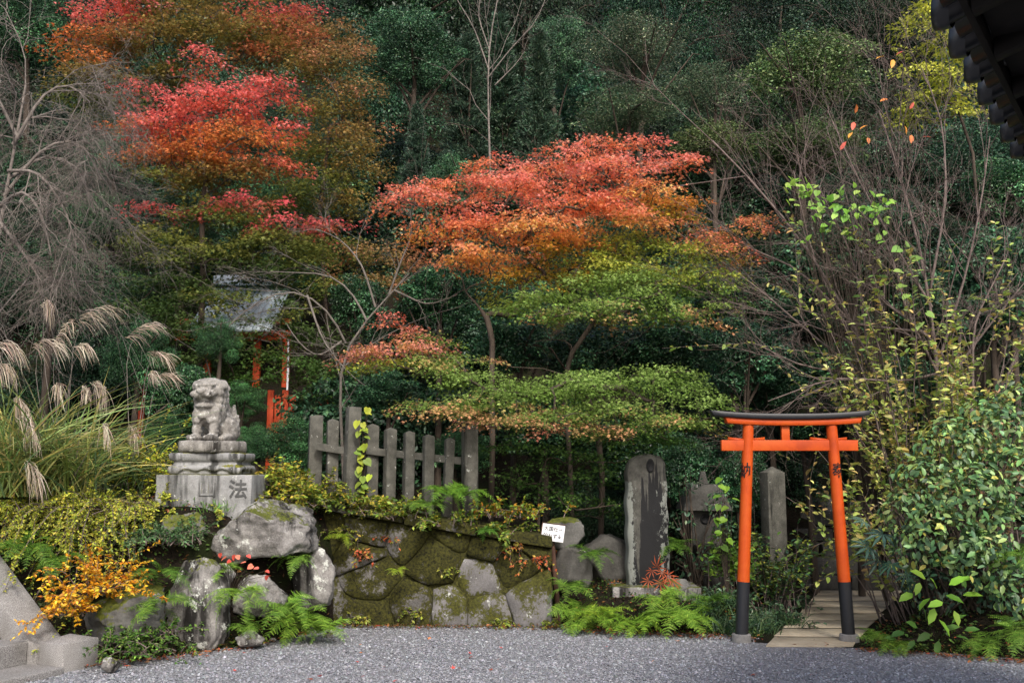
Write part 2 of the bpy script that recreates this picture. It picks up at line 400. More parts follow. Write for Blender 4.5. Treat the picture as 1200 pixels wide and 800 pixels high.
for sgn, pb, pt_, char in ((-1, 868.5, 877.0, '納'), (1, 994.5, 974.0, '奉')):
    zt = tz(494)
    b0 = np.array((tx(pb, 735), TY, .0)) - O; b1 = np.array((tx(pt_, 495), TY, zt)) - O
    zb = tz(681); q = zb / zt; mid = b0 + (b1 - b0) * q
    V, Fc = tubes(np.array([np.linspace(mid, b1, 6)]), np.array([np.linspace(.058, .051, 6)]), 24)
    pil = obj('pillar', mesh_np('pillar', V, Fc, MAT['vermilion'], smooth=True), t)
    V, Fc = tubes(np.array([np.linspace(b0, mid, 5)]), np.array([np.full(5, .060)]), 24)
    bs = obj('black_sleeve', mesh_np('black_sleeve', V, Fc, MAT['blackpaint'], smooth=True), pil)
    V, Fc = revolve([(.0, .075), (.082, .075), (.088, .065), (.092, .0), (.092, -.05)], 20)
    obj('footing', mesh_np('footing', V, Fc, MAT['concrete']), t, loc=b0)
    zc = tz(552); c = b0 + (b1 - b0) * (zc / zt); rr = .0575
    me = text_mesh(char, .15, MAT['ink'])
    off = -.55 if sgn < 0 else .25
    for v in me.vertices:
        an = v.co.x / rr * .8 + off; rad = rr + .0012 + max(0, v.co.z) * .3
        zz = v.co.y; ax = c + (b1 - b0) / zt * zz
        v.co = (ax[0] + rad * math.sin(an), ax[1] - rad * math.cos(an), ax[2])
    obj('lettering', me, pil)
def bar_curve(name, x0, x1, zlow, zhigh, hd, mat, rise, slant, parent, seg=20):
    u = np.linspace(-1, 1, seg); x = (x0 + x1) / 2 + u * (x1 - x0) / 2; dz = rise * np.abs(u) ** 2.4
    lo, hi = zlow + dz, zhigh + dz
    xl = x - slant * u * (zhigh - zlow)
    V = np.stack([np.stack([xl, np.full(seg, -hd), lo], -1), np.stack([xl, np.full(seg, hd), lo], -1),
                  np.stack([x, np.full(seg, hd), hi], -1), np.stack([x, np.full(seg, -hd), hi], -1)], 1).reshape(-1, 3)
    j = np.arange(seg - 1)[:, None] * 4; q = np.arange(4)[None]; q2 = (q + 1) % 4
    Fc = np.stack(np.broadcast_arrays(j + q, j + q2, j + 4 + q2, j + 4 + q), -1).reshape(-1, 4)
    Fc = np.concatenate([Fc, np.array([(0, 3, 2, 1), (seg * 4 - 4, seg * 4 - 3, seg * 4 - 2, seg * 4 - 1)])])
    me = mesh_np(name, V, Fc, mat); bevel(me, .003, 1); return obj(name, me, parent)
xo = O[0]
bar_curve('lintel', tx(849, 493) - xo, tx(1008, 493) - xo, tz(498.5), tz(491.5), .062, MAT['vermilion'], .022, .3, t)
bar_curve('lintel_cap', tx(831, 487) - xo, tx(1019, 487) - xo, tz(491.3), tz(485), .085, MAT['blackpaint'], .035, .6, t)
zn0, zn1 = tz(528), tz(515.5)
boxobj('tie_beam', t, (tx(847) - xo, tx(1008) - xo, -.028, .028, zn0, zn1), MAT['vermilion'], .004)
boxobj('strut', t, (tx(918.5) - xo, tx(928) - xo, -.024, .024, zn1 - .002, tz(498)), MAT['vermilion'], .003)
for px in (866, 888, 963, 985):
    cx = tx(px) - xo; V, Fc = box(cx - .085, cx + .085, -.02, .02, zn1 + .001, zn1 + .028); V = V.copy()
    inner = 1 if px in (888, 985) else -1
    V[(V[:, 2] > zn1 + .01) & (V[:, 0] * inner < cx * inner), 2] -= .018
    obj('wedge', mesh_np('wedge', V, Fc, MAT['vermilion']), t)

# ---- slab path behind the torii and the stone steps
MAT['slab'] = stone('path_slab', (.30, .245, .17), (.50, .43, .32), .0, .04, .0, 5)
path = obj('path', mesh_np('path', np.array([(2.15, 9.62, .004), (3.4, 9.2, .004), (6.3, 13.7, .004), (3.0, 13.7, .004)]), np.array([(0, 1, 2, 3)]), MAT['soil']))
tag(path, 'slab path', kind='structure')
for i in range(8):
    y0 = 9.36 + i * .53; y1 = y0 + .45
    xl = lambda yy: 2.33 + (yy - 9.4) * .43; xr = lambda yy: 3.06 + (yy - 9.3) * .50
    j = rng.normal(0, .012, 8); zz = .014 + rng.normal(0, .002)
    B = [(xl(y0) + j[0], y0 + .01 + j[1]), (xr(y0) + j[2], y0 - .015 + j[3]), (xr(y1) + j[4], y1 - .015 + j[5] * .5), (xl(y1) + j[6], y1 + .01 + j[7] * .5)]
    V = np.array([(*p, -.02) for p in B] + [(*p, zz) for p in B])
    me = mesh_np('slab', V, BOXF, MAT['slab']); bevel(me, .004, 1)
    obj('slab', me, path)
steps = thing('stone_steps', (4.1, 13.5, 0), 'rough stone steps coloured dark as shade, climbing behind the torii', 'steps')
for k in range(6):
    zb, y0 = k * .2, 13.55 + k * .36
    x0, x1 = 3.7 + .14 * k, 5.7 + .12 * k; x = x0
    while x < x1:
        wd = rng.uniform(.35, .8); wd = min(wd, x1 - x + .1)
        V, Fc = box(-wd / 2 + .008, wd / 2 - .008, 0, .5, 0, .195 + rng.normal(0, .012)); V = V.copy()
        V[:, :2] += rng.normal(0, .018, (8, 2))
        me = mesh_np('step_stone', V, Fc, MAT['shaderock']); bevel(me, .02); rough(me, .02, 4, 1, k * 7 + int(x * 3))
        obj('step_stone', me, steps, loc=(x + wd / 2 - 4.1, y0 - 13.5 + rng.normal(0, .02), zb - .02)); x += wd

# ---- mossy retaining wall
WA = np.array((.42, 10.5)); WB = np.array((-3.1, 10.72)); WL = np.linalg.norm(WB - WA); WD = (WB - WA) / WL
WN = np.array((WD[1], -WD[0])); WN = WN if WN[1] < 0 else -WN           # outward (to the camera)
def wtop(s): return .80 + s * .158
wall = thing('retaining_wall', (WA[0], WA[1], 0), 'mossy old stone retaining wall below the stone fence', 'wall')
W0 = np.array((WA[0], WA[1], 0))
def wpt(s, z, o):                 # along the wall, up, outward; leaning back a little
    p = WD * s + WN * (o - z * .10); return np.array((p[0], p[1], z))
ss = np.linspace(.02, WL, 12)
V = np.concatenate([[wpt(s, -.1, .024) for s in ss], [wpt(s, wtop(s) - .01, .024) for s in ss], [wpt(s, wtop(s) - .01, -.42) for s in ss], [wpt(s, -.1, -.42) for s in ss]])
k = len(ss); i = np.arange(k - 1)
Fw = np.concatenate([np.stack([i + a * k, i + 1 + a * k, i + 1 + c * k, i + c * k], -1) for a, c in ((0, 1), (1, 2), (2, 3))] + [np.array([(0, k, 2 * k, 3 * k)])])
me = mesh_np('core', V, Fw, MAT['wallmoss']); obj('core', me, wall)
def clip_poly(poly, p, nn):
    res = []
    for a in range(len(poly)):
        A, B = poly[a], poly[(a + 1) % len(poly)]; da, db = np.dot(A - p, nn), np.dot(B - p, nn)
        if da <= 0: res.append(A)
        if da * db < 0: res.append(A + (B - A) * da / (da - db))
    return res
seeds = []
for row in range(3):
    nrow = 8
    for c in range(nrow):
        seeds.append((WL * (c + .5 + (row % 2) * .4 + rng.normal(0, .22)) / nrow, .16 + row * .38 + rng.normal(0, .07)))
seeds = np.array(seeds)
bare_px = [(570, 695), (612, 685), (545, 715), (460, 708), (545, 700), (590, 705), (520, 715), (395, 600)]
bare = []
for a, c in bare_px:
    p = P(a, c, 10.5); s = np.dot(p[:2] - WA, WD); bare.append((s, p[2]))
bare = np.array(bare)
for q, sd_ in enumerate(seeds):
    poly = [np.array(v) for v in ((0.0, -.06), (WL, -.06), (WL, 1.4), (0.0, 1.4))]
    poly = clip_poly(poly, np.array((0, wtop(0) - .015)), np.array((-.158, 1.0)))
    for r2, o2 in enumerate(seeds):
        if r2 != q and np.linalg.norm(o2 - sd_) < 1.2:
            poly = clip_poly(poly, (sd_ + o2) / 2, o2 - sd_)
            if not poly: break
    if len(poly) < 3: continue
    poly = np.array(poly); ce = poly.mean(0)
    if np.ptp(poly[:, 0]) < .06 or np.ptp(poly[:, 1]) < .05: continue
    n = 18                                       # resample the outline, rounded
    seg = np.linalg.norm(np.roll(poly, -1, 0) - poly, axis=1); cum = np.concatenate([[0], np.cumsum(seg)])
    tt = np.linspace(0, cum[-1], n, endpoint=False)
    loop = np.stack([np.interp(tt, cum, np.append(poly[:, d], poly[0, d])) for d in (0, 1)], -1)
    loop = .84 * loop + .08 * (np.roll(loop, 1, 0) + np.roll(loop, -1, 0))
    loop = loop + np.array([mnoise.noise_vector(Vector((a_ * 9, b2 * 9, q)))[:2] for a_, b2 in loop]) * .022
    dep = rng.uniform(.03, .085)
    rings = []
    for f, o in ((.985, -.02), (.975, dep * .6), (.91, dep * .95), (.5, dep * 1.05)):
        L_ = ce + (loop - ce) * f
        rings.append([wpt(s_, z_, o + .018 * mnoise.noise(Vector((s_ * 7, z_ * 7, q))) + (.02 * mnoise.noise(Vector((s_ * 3, z_ * 3, q * 2.3))) if o > .03 else 0)) for s_, z_ in L_])
    V = np.array(rings).reshape(-1, 3); V = np.concatenate([V, [wpt(ce[0], ce[1], dep * 1.08)]])
    j = np.arange(3)[:, None] * n; i = np.arange(n)[None]; i2 = (i + 1) % n
    Fq = np.stack(np.broadcast_arrays(j + i2, j + i, j + n + i, j + n + i2), -1).reshape(-1, 4)
    Ft = np.stack([3 * n + (np.arange(n) + 1) % n, 3 * n + np.arange(n), np.full(n, 4 * n)], -1)
    isb = np.min(np.linalg.norm((bare - sd_) * (1, 1.2), axis=1)) < .23
    obj('stone', mesh_np('stone', V, [Fq, Ft], MAT['wallbare'] if isb else MAT['wallmoss'], smooth=True), wall)
s = .0
while s < WL - .1:                                # coping slabs along the sloping top
    e = min(WL, s + rng.uniform(.75, 1.1)); pr = []
    for a in (s + .006, e - .006):
        zt = wtop(a)
        for o, z in ((.13, zt - .005), (-.38, zt - .005), (-.38, zt + .115), (.12, zt + .11)): pr.append(wpt(a, z, o))
    me = mesh_np('coping_slab', np.array(pr), np.array([(0, 1, 2, 3), (7, 6, 5, 4), (0, 4, 5, 1), (1, 5, 6, 2), (2, 6, 7, 3), (3, 7, 4, 0)]), MAT['wallmoss'])
    bevel(me, .018); rough(me, .018, 5, 2, int(s * 9)); obj('coping_slab', me, wall); s = e

# ---- stone fence on the wall
def post_mesh(name, wd, h, mat, cap=.03, seed=0):
    V = np.array([(-wd, -wd, -.15), (wd, -wd, -.15), (wd, wd, -.15), (-wd, wd, -.15), (-wd, -wd, h - cap), (wd, -wd, h - cap), (wd, wd, h - cap), (-wd, wd, h - cap), (0, 0, h)], float)
    Fq = np.array([(0, 1, 5, 4), (1, 2, 6, 5), (2, 3, 7, 6), (3, 0, 4, 7)]); Ft = np.array([(4, 5, 8), (5, 6, 8), (6, 7, 8), (7, 4, 8)])
    me = mesh_np(name, V, [Fq, Ft], mat); bevel(me, .008); rough(me, .006, 9, 1, seed); return me
FY = 10.95
fence = thing('stone_fence', P(480, 590, FY), 'weathered grey stone fence of square posts on the mossy wall', 'fence')
FO = P(480, 590, FY)
rowp = [(370, 486, 9.5, 11.15), (391, 490, 8, 11.05), (412, 476, 9.5, 10.9), (436, 496, 8.5, 11.05), (457, 500, 7.5, 10.95), (479, 504, 7, 10.95), (502, 508, 7, 10.95), (524, 512, 6.5, 10.95), (551, 494, 10.5, 10.85)]
for i, (px, py, hw, dy) in enumerate(rowp):
    top = P(px, py, dy); zb = wtop(np.clip(np.dot(top[:2] - WA, WD), 0, WL)) + .08
    obj('post', post_mesh('post', M(hw * .8, dy), top[2] - zb, MAT['fence'], .012 if hw > 9 else .03, i), fence, loc=(top[0] - FO[0], top[1] - FO[1], zb - FO[2]), rot=(rng.normal(0, .012), rng.normal(0, .012), rng.normal(.38, .06)))
for (xa, xb) in ((370, 412), (412, 551)):
    for dpy in (40, ):
        A = P(xa, 478 + dpy + (xa - 316) * .085, FY + .04) - FO; B = P(xb, 478 + dpy + (xb - 316) * .085 + 3, FY) - FO
        d = B - A; L_ = np.linalg.norm(d)
        me = mesh_np('rail', *box(0, L_, -.035, .035, -.04, .04), MAT['fence']); bevel(me, .006); rough(me, .006, 7, 2, 5)
        obj('rail', me, fence, loc=A, rot=(0, -math.atan2(d[2], math.hypot(d[0], d[1])), math.atan2(d[1], d[0])))

# ---- guardian lion-dog, its plinth and the carved block
KX, KY = P(251, 540, 10.25)[0], 10.25
zblk1 = P(250, 556, 9.85)[2]
blk = thing('pedestal_block', (KX + .03, KY, zblk1 - .55), 'carved stone block with mossy top carrying the lion-dog plinth', 'pedestal')
boxobj('block', blk, (-.47, .47, -.42, .42, 0, .55), MAT['block'], .012, .006, 5, 3)
me = text_mesh('法', .19, MAT['ink']); MAT['carved'] = stone('carved_groove', (.05, .05, .05), (.13, .13, .128), 0, .1, 0, 9)
me.materials[0] = MAT['carved']
obj('carved_letter', me, blk, loc=(.34, -.4275, .40), rot=(R(90), 0, 0))
me = text_mesh('山', .19, MAT['block']); obj('carved_letter', me, blk, loc=(.04, -.4275, .41), rot=(R(90), 0, 0))
# moulded plinth with a scalloped apron
z0 = zblk1
pl = thing('moulded_plinth', (KX - .01, KY, z0), 'moulded stone plinth with scalloped apron under the lion-dog', 'plinth')
def sqring(hw, hd, z, n=9):
    u = np.linspace(-1, 1, n)[:-1]; p = [(a, -1) for a in u] + [(1, a) for a in u] + [(-a, 1) for a in u] + [(-1, -a) for a in u]
    p = np.array(p); return np.stack([p[:, 0] * hw, p[:, 1] * hd, np.full(len(p), z)], -1)
prof = [(.36, .0), (.41, .01), (.425, .05), (.41, .085), (.37, .1), (.365, .125), (.385, .135), (.41, .15), (.415, .2), (.40, .215), (.0, .22)]
rings = [sqring(a, a * .86, z, 25) for a, z in prof]; nn = len(rings[0]); V = np.concatenate(rings); V[:, :2] *= .85
for q in range(nn):                                    # cut the apron's lower edge into cloud scallops
    for r_ in (0, 1, 2):
        v = V[r_ * nn + q]; u = v[0] / .42 if abs(v[1]) > abs(v[0]) * .86 else v[1] / .36
        if abs(u) < .62: v[2] += (.05 + .02 * math.cos(u * 15)) * (1 - r_ * .38)
j = np.arange(len(prof) - 1)[:, None] * nn; i = np.arange(nn)[None]; i2 = (i + 1) % nn
Fq = np.stack(np.broadcast_arrays(j + i, j + i2, j + nn + i2, j + nn + i), -1).reshape(-1, 4)
obj('moulding', mesh_np('moulding', V, Fq, MAT['block']), pl)
V = []
boxobj('foot_slab', pl, (-.33, .33, -.28, .28, .0, .06), MAT['block'], .01)

zs = z0 + .22
lion = thing('stone_lion_dog', (KX - .02, KY, zs), 'weathered pale stone guardian lion-dog seated on its plinth', 'statue', rz=R(-12))
V, Fc = revolve([(0, 0), (.30, 0), (.315, .03), (.31, .09), (.295, .11), (0, .112)], 40)
V = V * (1.0, 1.05, 1); V[:, 0] = np.sign(V[:, 0]) * np.abs(V[:, 0] / .32) ** .75 * .29; V[:, 1] = np.sign(V[:, 1]) * np.abs(V[:, 1] / .34) ** .75 * .33
me = mesh_np('base_slab', V, Fc, MAT['statue']); rough(me, .007, 9, 0, 3); obj('base_slab', me, lion)
def blobs(name, items, vox, mat, parent, amp=.006, extra=None):
    """ellipsoids (centre, radii, euler) fused by a voxel remesh into one continuous surface"""
    import bmesh
    bm = bmesh.new()
    for c, r_, e in items:
        mt = Matrix.Translation(c) @ (Matrix.Rotation(R(e[2]), 4, 'Z') @ Matrix.Rotation(R(e[1]), 4, 'Y') @ Matrix.Rotation(R(e[0]), 4, 'X')) @ Matrix.Diagonal((*r_, 1))
        bmesh.ops.create_icosphere(bm, subdivisions=3, radius=1, matrix=mt)
    if extra: extra(bm)
    me = bpy.data.meshes.new(name); bm.to_mesh(me); bm.free()
    o = bpy.data.objects.new(name, me); SC.collection.objects.link(o)
    md = o.modifiers.new('r', 'REMESH'); md.mode = 'VOXEL'; md.voxel_size = vox
    ms = o.modifiers.new('s', 'SMOOTH'); ms.factor = .5; ms.iterations = 1
    dg = bpy.context.evaluated_depsgraph_get(); dg.update()
    m2 = bpy.data.meshes.new_from_object(o.evaluated_get(dg)); bpy.data.objects.remove(o)
    m2.name = name
    for v in m2.vertices: v.co += v.normal * amp * mnoise.noise(v.co * 28)
    m2.polygons.foreach_set('use_smooth', np.ones(len(m2.polygons), bool))
    m2.materials.clear(); m2.materials.append(mat)
    return obj(name, m2, parent)
b_ = .112; it = []
E = (0, 0, 0)
it += [((0, .10, b_ + .17), (.135, .17, .17), (-35, 0, 0)), ((0, -.03, b_ + .27), (.135, .125, .16), (-15, 0, 0)), ((0, -.10, b_ + .27), (.115, .09, .12), E)]
for s in (-1, 1):
    it += [((s * .115, .12, b_ + .11), (.075, .14, .125), (-20, 0, 0)), ((s * .13, .02, b_ + .035), (.05, .10, .038), E),           # haunch, hind paw
           ((s * .085, -.14, b_ + .22), (.055, .06, .12), E), ((s * .085, -.155, b_ + .11), (.042, .045, .13), E), ((s * .085, -.19, b_ + .03), (.055, .075, .036), E),
           ((s * .085, -.15, b_ + .085), (.05, .05, .02), E)]
    for q in (-1, 0, 1):
        it += [((s * .085 + q * .032, -.25, b_ + .025), (.019, .026, .024), E), ((s * .13 + q * .028, -.08, b_ + .025), (.017, .026, .023), E)]
hz = b_ + .46
HX = 0.0
it += [((0, -.10, hz), (.145, .13, .13), E), ((0, -.18, hz - .022), (.118, .09, .046), E), ((0, -.165, hz - .125), (.098, .075, .032), (14, 0, 0)),   # skull, muzzle, jaw
       ((0, -.25, hz + .0), (.055, .035, .032), E), ((0, -.12, hz + .085), (.13, .12, .05), (8, 0, 0)), ((0, -.205, hz + .062), (.12, .045, .028), (0, 0, 0)),
       ((0, -.13, hz - .17), (.085, .07, .06), E)]
for s in (-1, 1):
    it += [((s * .06, -.215, hz + .035), (.032, .026, .024), E), ((s * .072, -.235, hz - .028), (.052, .038, .034), E), ((s * .135, -.09, hz + .085), (.05, .035, .03), (0, s * 25, 0)),
           ((s * .155, -.09, hz + .07), (.03, .03, .045), (0, s * -20, 0)), ((s * .03, -.262, hz + .004), (.022, .02, .02), E)]
    for a in range(5):                                         # mane curls down the cheeks and neck
        for c in range(3):
            an = R(20 + c * 42); z_ = hz + .05 - a * .065
            it.append(((s * (.13 - .008 * a) * math.cos(an * .45) * 1.05, -.12 + .085 * c, z_), (.036, .036, .038), E))
for a in range(4):
    for s in (-1, 0, 1): it.append(((s * .07, .03 + a * .012, hz + .03 - a * .075), (.04, .035, .042), E))
it += [((s * .05, -.195, hz - .205 - .05 * abs(s)), (.035, .028, .03), E) for s in (-1.4, -.5, .5, 1.4)]
blobs('body', it, .0082, MAT['statue'], lion, .008)
tl = [((0, .25, b_ + .13), (.07, .06, .13), E)]
for x_, z_, h_, e_ in ((0, .30, .14, 0), (.055, .24, .11, 16), (-.055, .24, .11, -16), (.085, .17, .08, 26), (-.085, .17, .08, -26), (0, .20, .13, 0)):
    tl.append(((x_, .255 + abs(x_) * .2, b_ + z_), (.038, .035, h_), (12, e_, 0)))
    tl.append(((x_ * 1.25, .25, b_ + z_ + h_ * .72), (.02, .022, h_ * .5), (0, e_ * 1.3, 0)))
blobs('tail', tl, .0115, MAT['statue'], lion)

lion.scale = (1.07, 1.07, 1.07)
# ---- boulders
def boulder(name, px, py, y, wpx, hpx, mat, label, group=None, seed=0, dep=.8, cuts=9, rz=0.0, sink=.12):
    """px,py: centre of the visible stone in the photo"""
    import bmesh
    bm = bmesh.new(); bmesh.ops.create_icosphere(bm, subdivisions=5 if wpx * hpx > 2500 and y < 11 else 4, radius=1)
    rs = random.Random(seed)
    pl_ = []
    for _ in range(cuts):
        d = Vector((rs.uniform(-1, 1), rs.uniform(-1, .6), rs.uniform(-.6, 1))).normalized(); pl_.append((d, rs.uniform(.7, 1.0)))
    for v in bm.verts:
        p = v.co.copy(); p /= (abs(p.x) ** 3.2 + abs(p.y) ** 3.2 + abs(p.z) ** 3.2) ** (1 / 3.2)
        for d, k_ in pl_:
            e = p.dot(d) - k_
            if e > 0: p -= d * e * .97
        p *= 1 + .10 * mnoise.fractal(p * 1.6 + Vector((seed, 0, 0)), 1, 2, 4) + .05 * mnoise.fractal(p * 5 + Vector((0, seed, 0)), .9, 2, 4) - .05 * max(0, .12 - abs(mnoise.noise(p * 2.2 + Vector((seed, seed, 0))))) / .12
        v.co = p
    me = bpy.data.meshes.new(name); bm.to_mesh(me); bm.free()
    co = np.array([v.co[:] for v in me.vertices]); co -= (co.max(0) + co.min(0)) / 2; co /= np.ptp(co, axis=0) / 2
    hw, hh = M(wpx, y) / 2, M(hpx, y) / 2 * (1 + sink)
    co *= (hw, hw * dep, hh)
    me.vertices.foreach_set('co', co.astype(np.float32).ravel()); me.update()
    me.polygons.foreach_set('use_smooth', np.ones(len(me.polygons), bool)); me.materials.append(mat)
    c = P(px, py, y); c[2] -= hh * sink
    return tag(obj(name, me, loc=c, rot=(0, 0, rz)), label, 'boulder', group)
boulder('boulder', 231, 706, 9.25, 78, 104, MAT['boulder'], 'tall pale grey boulder standing at the gravel edge below the lion-dog', seed=8, cuts=7)
boulder('boulder', 312, 618, 9.75, 118, 66, MAT['boulder'], 'broad lichen-spotted boulder under the lion-dog block', seed=9, cuts=10)
boulder('boulder', 368, 672, 9.95, 50, 66, MAT['boulder'], 'mossy squared boulder against the retaining wall', seed=13)
boulder('boulder', 305, 694, 9.55, 62, 44, MAT['boulder'], 'small grey boulder half hidden by ferns', seed=17)
boulder('boulder', 263, 672, 9.5, 26, 26, MAT['boulder'], 'fist-sized stone wedged behind the tall boulder', seed=23)
boulder('boulder', 222, 630, 9.65, 62, 60, MAT['darkrock'], 'moss-topped dark boulder below the left end of the carved block', seed=29)
boulder('boulder', 150, 716, 8.95, 96, 60, MAT['darkrock'], 'dark boulder in shade behind the yellow shrub', seed=31)
boulder('boulder', 293, 746, 9.25, 34, 17, MAT['boulder'], 'low flat stone lying at the gravel edge beside the fern', seed=37)
boulder('boulder', 130, 777, 8.15, 20, 16, MAT['boulder'], 'small squarish stone beside the stair end block', seed=41)
boulder('boulder', 660, 622, 10.95, 48, 34, MAT['darkrock'], 'grey rock behind the white sign', seed=43)
boulder('boulder', 672, 665, 10.8, 44, 50, MAT['shaderock'], 'dark rock behind the sign post among ferns', seed=47)
boulder('boulder', 790, 689, 10.75, 46, 22, MAT['darkrock'], 'flat brown rock at the right foot of the stele', seed=53)
boulder('boulder', 715, 655, 11.5, 90, 60, MAT['shaderock'], 'dark rock in the shade left of the stele', seed=59)
for i, (px, py, wp, hp) in enumerate(((905, 630, 40, 26), (945, 622, 46, 36), (985, 628, 44, 34), (1020, 625, 40, 36), (925, 605, 40, 30), (970, 598, 50, 34))):
    boulder('boulder', px, py, 15.6, wp * 1.15, hp * 1.2, MAT['darkrock'], 'dark boulder piled above the shaded stone steps', 'boulders above the steps', seed=61 + i)
for i in range(16):
    px = rng.uniform(255, 390); g_ = GP(px, rng.uniform(748, 758) - (px - 255) * .08)
    boulder('pebble', px, 0, 9, rng.uniform(6, 14), rng.uniform(5, 9), MAT['boulder'], 'small loose stone at the foot of the fern bank', 'loose stones along the gravel edge', seed=80 + i).location = (g_[0], g_[1], .02)

# ---- stele
SY = 11.0; sb = P(760, 684, SY)
stele = thing('stone_stele', sb, 'tall round-topped stone stele streaked black on a low slab', 'stele', rz=R(4))
out_l = [(-.235, 0), (-.232, .3), (-.235, .8), (-.228, 1.25), (-.2, 1.36), (-.12, 1.425), (.02, 1.445), (.14, 1.42), (.19, 1.36), (.205, 1.2), (.21, .7), (.222, .3), (.225, 0)]
ol = np.array(out_l); n = 60
sg = np.concatenate([[0], np.cumsum(np.linalg.norm(np.diff(ol, axis=0), axis=1))]); tt = np.linspace(0, sg[-1], n)
lp = np.stack([np.interp(tt, sg, ol[:, d]) for d in (0, 1)], -1); lp[:, 0] += .008 * np.sin(lp[:, 1] * 19) * (lp[:, 1] < 1.3)
ce = np.array((0, .7)); rings = []
for f, yy in ((1, .10), (1, -.07), (.96, -.095), (.6, -.105)):
    L_ = ce + (lp - ce) * f; rings.append(np.stack([L_[:, 0], np.full(n, yy) + .008 * np.sin(L_[:, 1] * 11 + L_[:, 0] * 9), L_[:, 1] - .05], -1))
V = np.concatenate(rings + [np.array([(0, -.105, .7)])]); j = np.arange(3)[:, None] * n; i = np.arange(n)[None]; i2 = (i + 1) % n
Fq = np.stack(np.broadcast_arrays(j + i, j + i2, j + n + i2, j + n + i), -1).reshape(-1, 4)
Ft = np.stack([3 * n + np.arange(n), 3 * n + (np.arange(n) + 1) % n, np.full(n, 4 * n)], -1)
m, nt, b, out = nodes('streaked_stone')
st = tex(nt, 'noise', 6.5, 6, .65, 'Object', (1.6, 1, .10)); sp = tex(nt, 'noise', 26, 5, .75, 'Object', (1, 1, .55)); fine = tex(nt, 'noise', 9, 7, .7, 'Object')
base = ramp(nt, fine.outputs[0], [(.35, (.034, .032, .027)), (.65, (.10, .097, .083))])
tc = nt.nodes.new('ShaderNodeTexCoord'); sx = nt.nodes.new('ShaderNodeSeparateXYZ'); nt.links.new(tc.outputs['Object'], sx.inputs[0])
ax_ = math_(nt, 'ABSOLUTE', math_(nt, 'SUBTRACT', sx.outputs[0], .01), 0)
k1 = math_(nt, 'SUBTRACT', math_(nt, 'ADD', st.outputs[0], math_(nt, 'MULTIPLY', math_(nt, 'SUBTRACT', 1.25, sx.outputs[2]), .20)), math_(nt, 'MULTIPLY', ax_, .75))
black = ramp(nt, k1, [(.47, (0, 0, 0)), (.50, (1, 1, 1))])
c = mixc(nt, black, base, (.006, .006, .007))
k2 = math_(nt, 'ADD', math_(nt, 'ADD', math_(nt, 'MULTIPLY', sp.outputs[0], .55), math_(nt, 'MULTIPLY', st.outputs[0], .35)), math_(nt, 'MULTIPLY', math_(nt, 'SUBTRACT', ax_, .1), .9))
low = math_(nt, 'LESS_THAN', sx.outputs[2], 1.1)
c = mixc(nt, math_(nt, 'MULTIPLY', ramp(nt, k2, [(.52, (0, 0, 0)), (.54, (1, 1, 1))]), low), c, (.2, .21, .19))
nt.links.new(c, b.inputs['Base Color']); b.inputs['Roughness'].default_value = .85; bump(nt, b, fine.outputs[0], .5, .015)
obj('slab', mesh_np('slab', V, [Fq, Ft], m), stele)
# incised round seed-letter hollow near the top
V, Fc = revolve([(0, .0), (.030, .0), (.038, .006), (.044, .0)], 20); V = V * (1, 1.7, 1)
obj('carved_mark', mesh_np('carved_mark', V, Fc, MAT['ink']), stele, loc=(.02, -.115, 1.27), rot=(R(90), 0, 0))
sbase = thing('stele_base', (sb[0], SY, 0), 'low flat kerb slab on which the stele stands', 'stone slab')
for xa, xb_ in ((-.42, .16), (.17, .5)):
    V, Fc = box(xa, xb_, -.34, .4, -.1, sb[2] + .0); me = mesh_np('kerb_stone', V, Fc, MAT['boulder']); bevel(me, .02); rough(me, .02, 4, 2, int(xb_ * 9)); obj('kerb_stone', me, sbase)

# ---- small white sign
MAT['white'] = plain('white_board', (.72, .72, .74), .45, .06, 4, .03, .4)
MAT['redwood'] = plain('old_post_wood', (.10, .055, .04), .85, .5, 8, .5, .2, stretch=(1, 1, .2))
sg_b = GP(655, 731); sgn = thing('wooden_sign', sg_b, 'small white sign board lettered in black on a leaning post', 'sign')
SB = P(648, 624, sg_b[1] - .03)
V, Fc = tubes(np.array([[(0, 0, -.1), (-.02, 0, .3), (-.045, -.02, .55), (SB[0] - sg_b[0] - .01, -.01, SB[2] + .06)]]), np.array([[.03, .027, .025, .023]]), 8)
obj('post', mesh_np('post', V, Fc, MAT['redwood'], smooth=True), sgn)
brd = boxobj('board', sgn, (-.118, .118, -.012, .012, -.088, .088), MAT['white'], .003, loc=(SB[0] - sg_b[0], -.055, SB[2]), rot=(R(-14), R(7), R(-8)))
V, Fc = join([box(-.122, .122, -.014, .016, .0885, .098), box(-.128, -.1185, -.014, .016, -.088, .098)])
obj('board_edge', mesh_np('board_edge', V, Fc, MAT['redwood']), brd)
for body, zz, wd in (('大国社→', .036, .05), ('狛ねずみ', -.038, .05)):
    obj('lettering', text_mesh(body, wd, MAT['ink'], .0008), brd, loc=(.0, -.0135, zz), rot=(R(90), 0, 0))

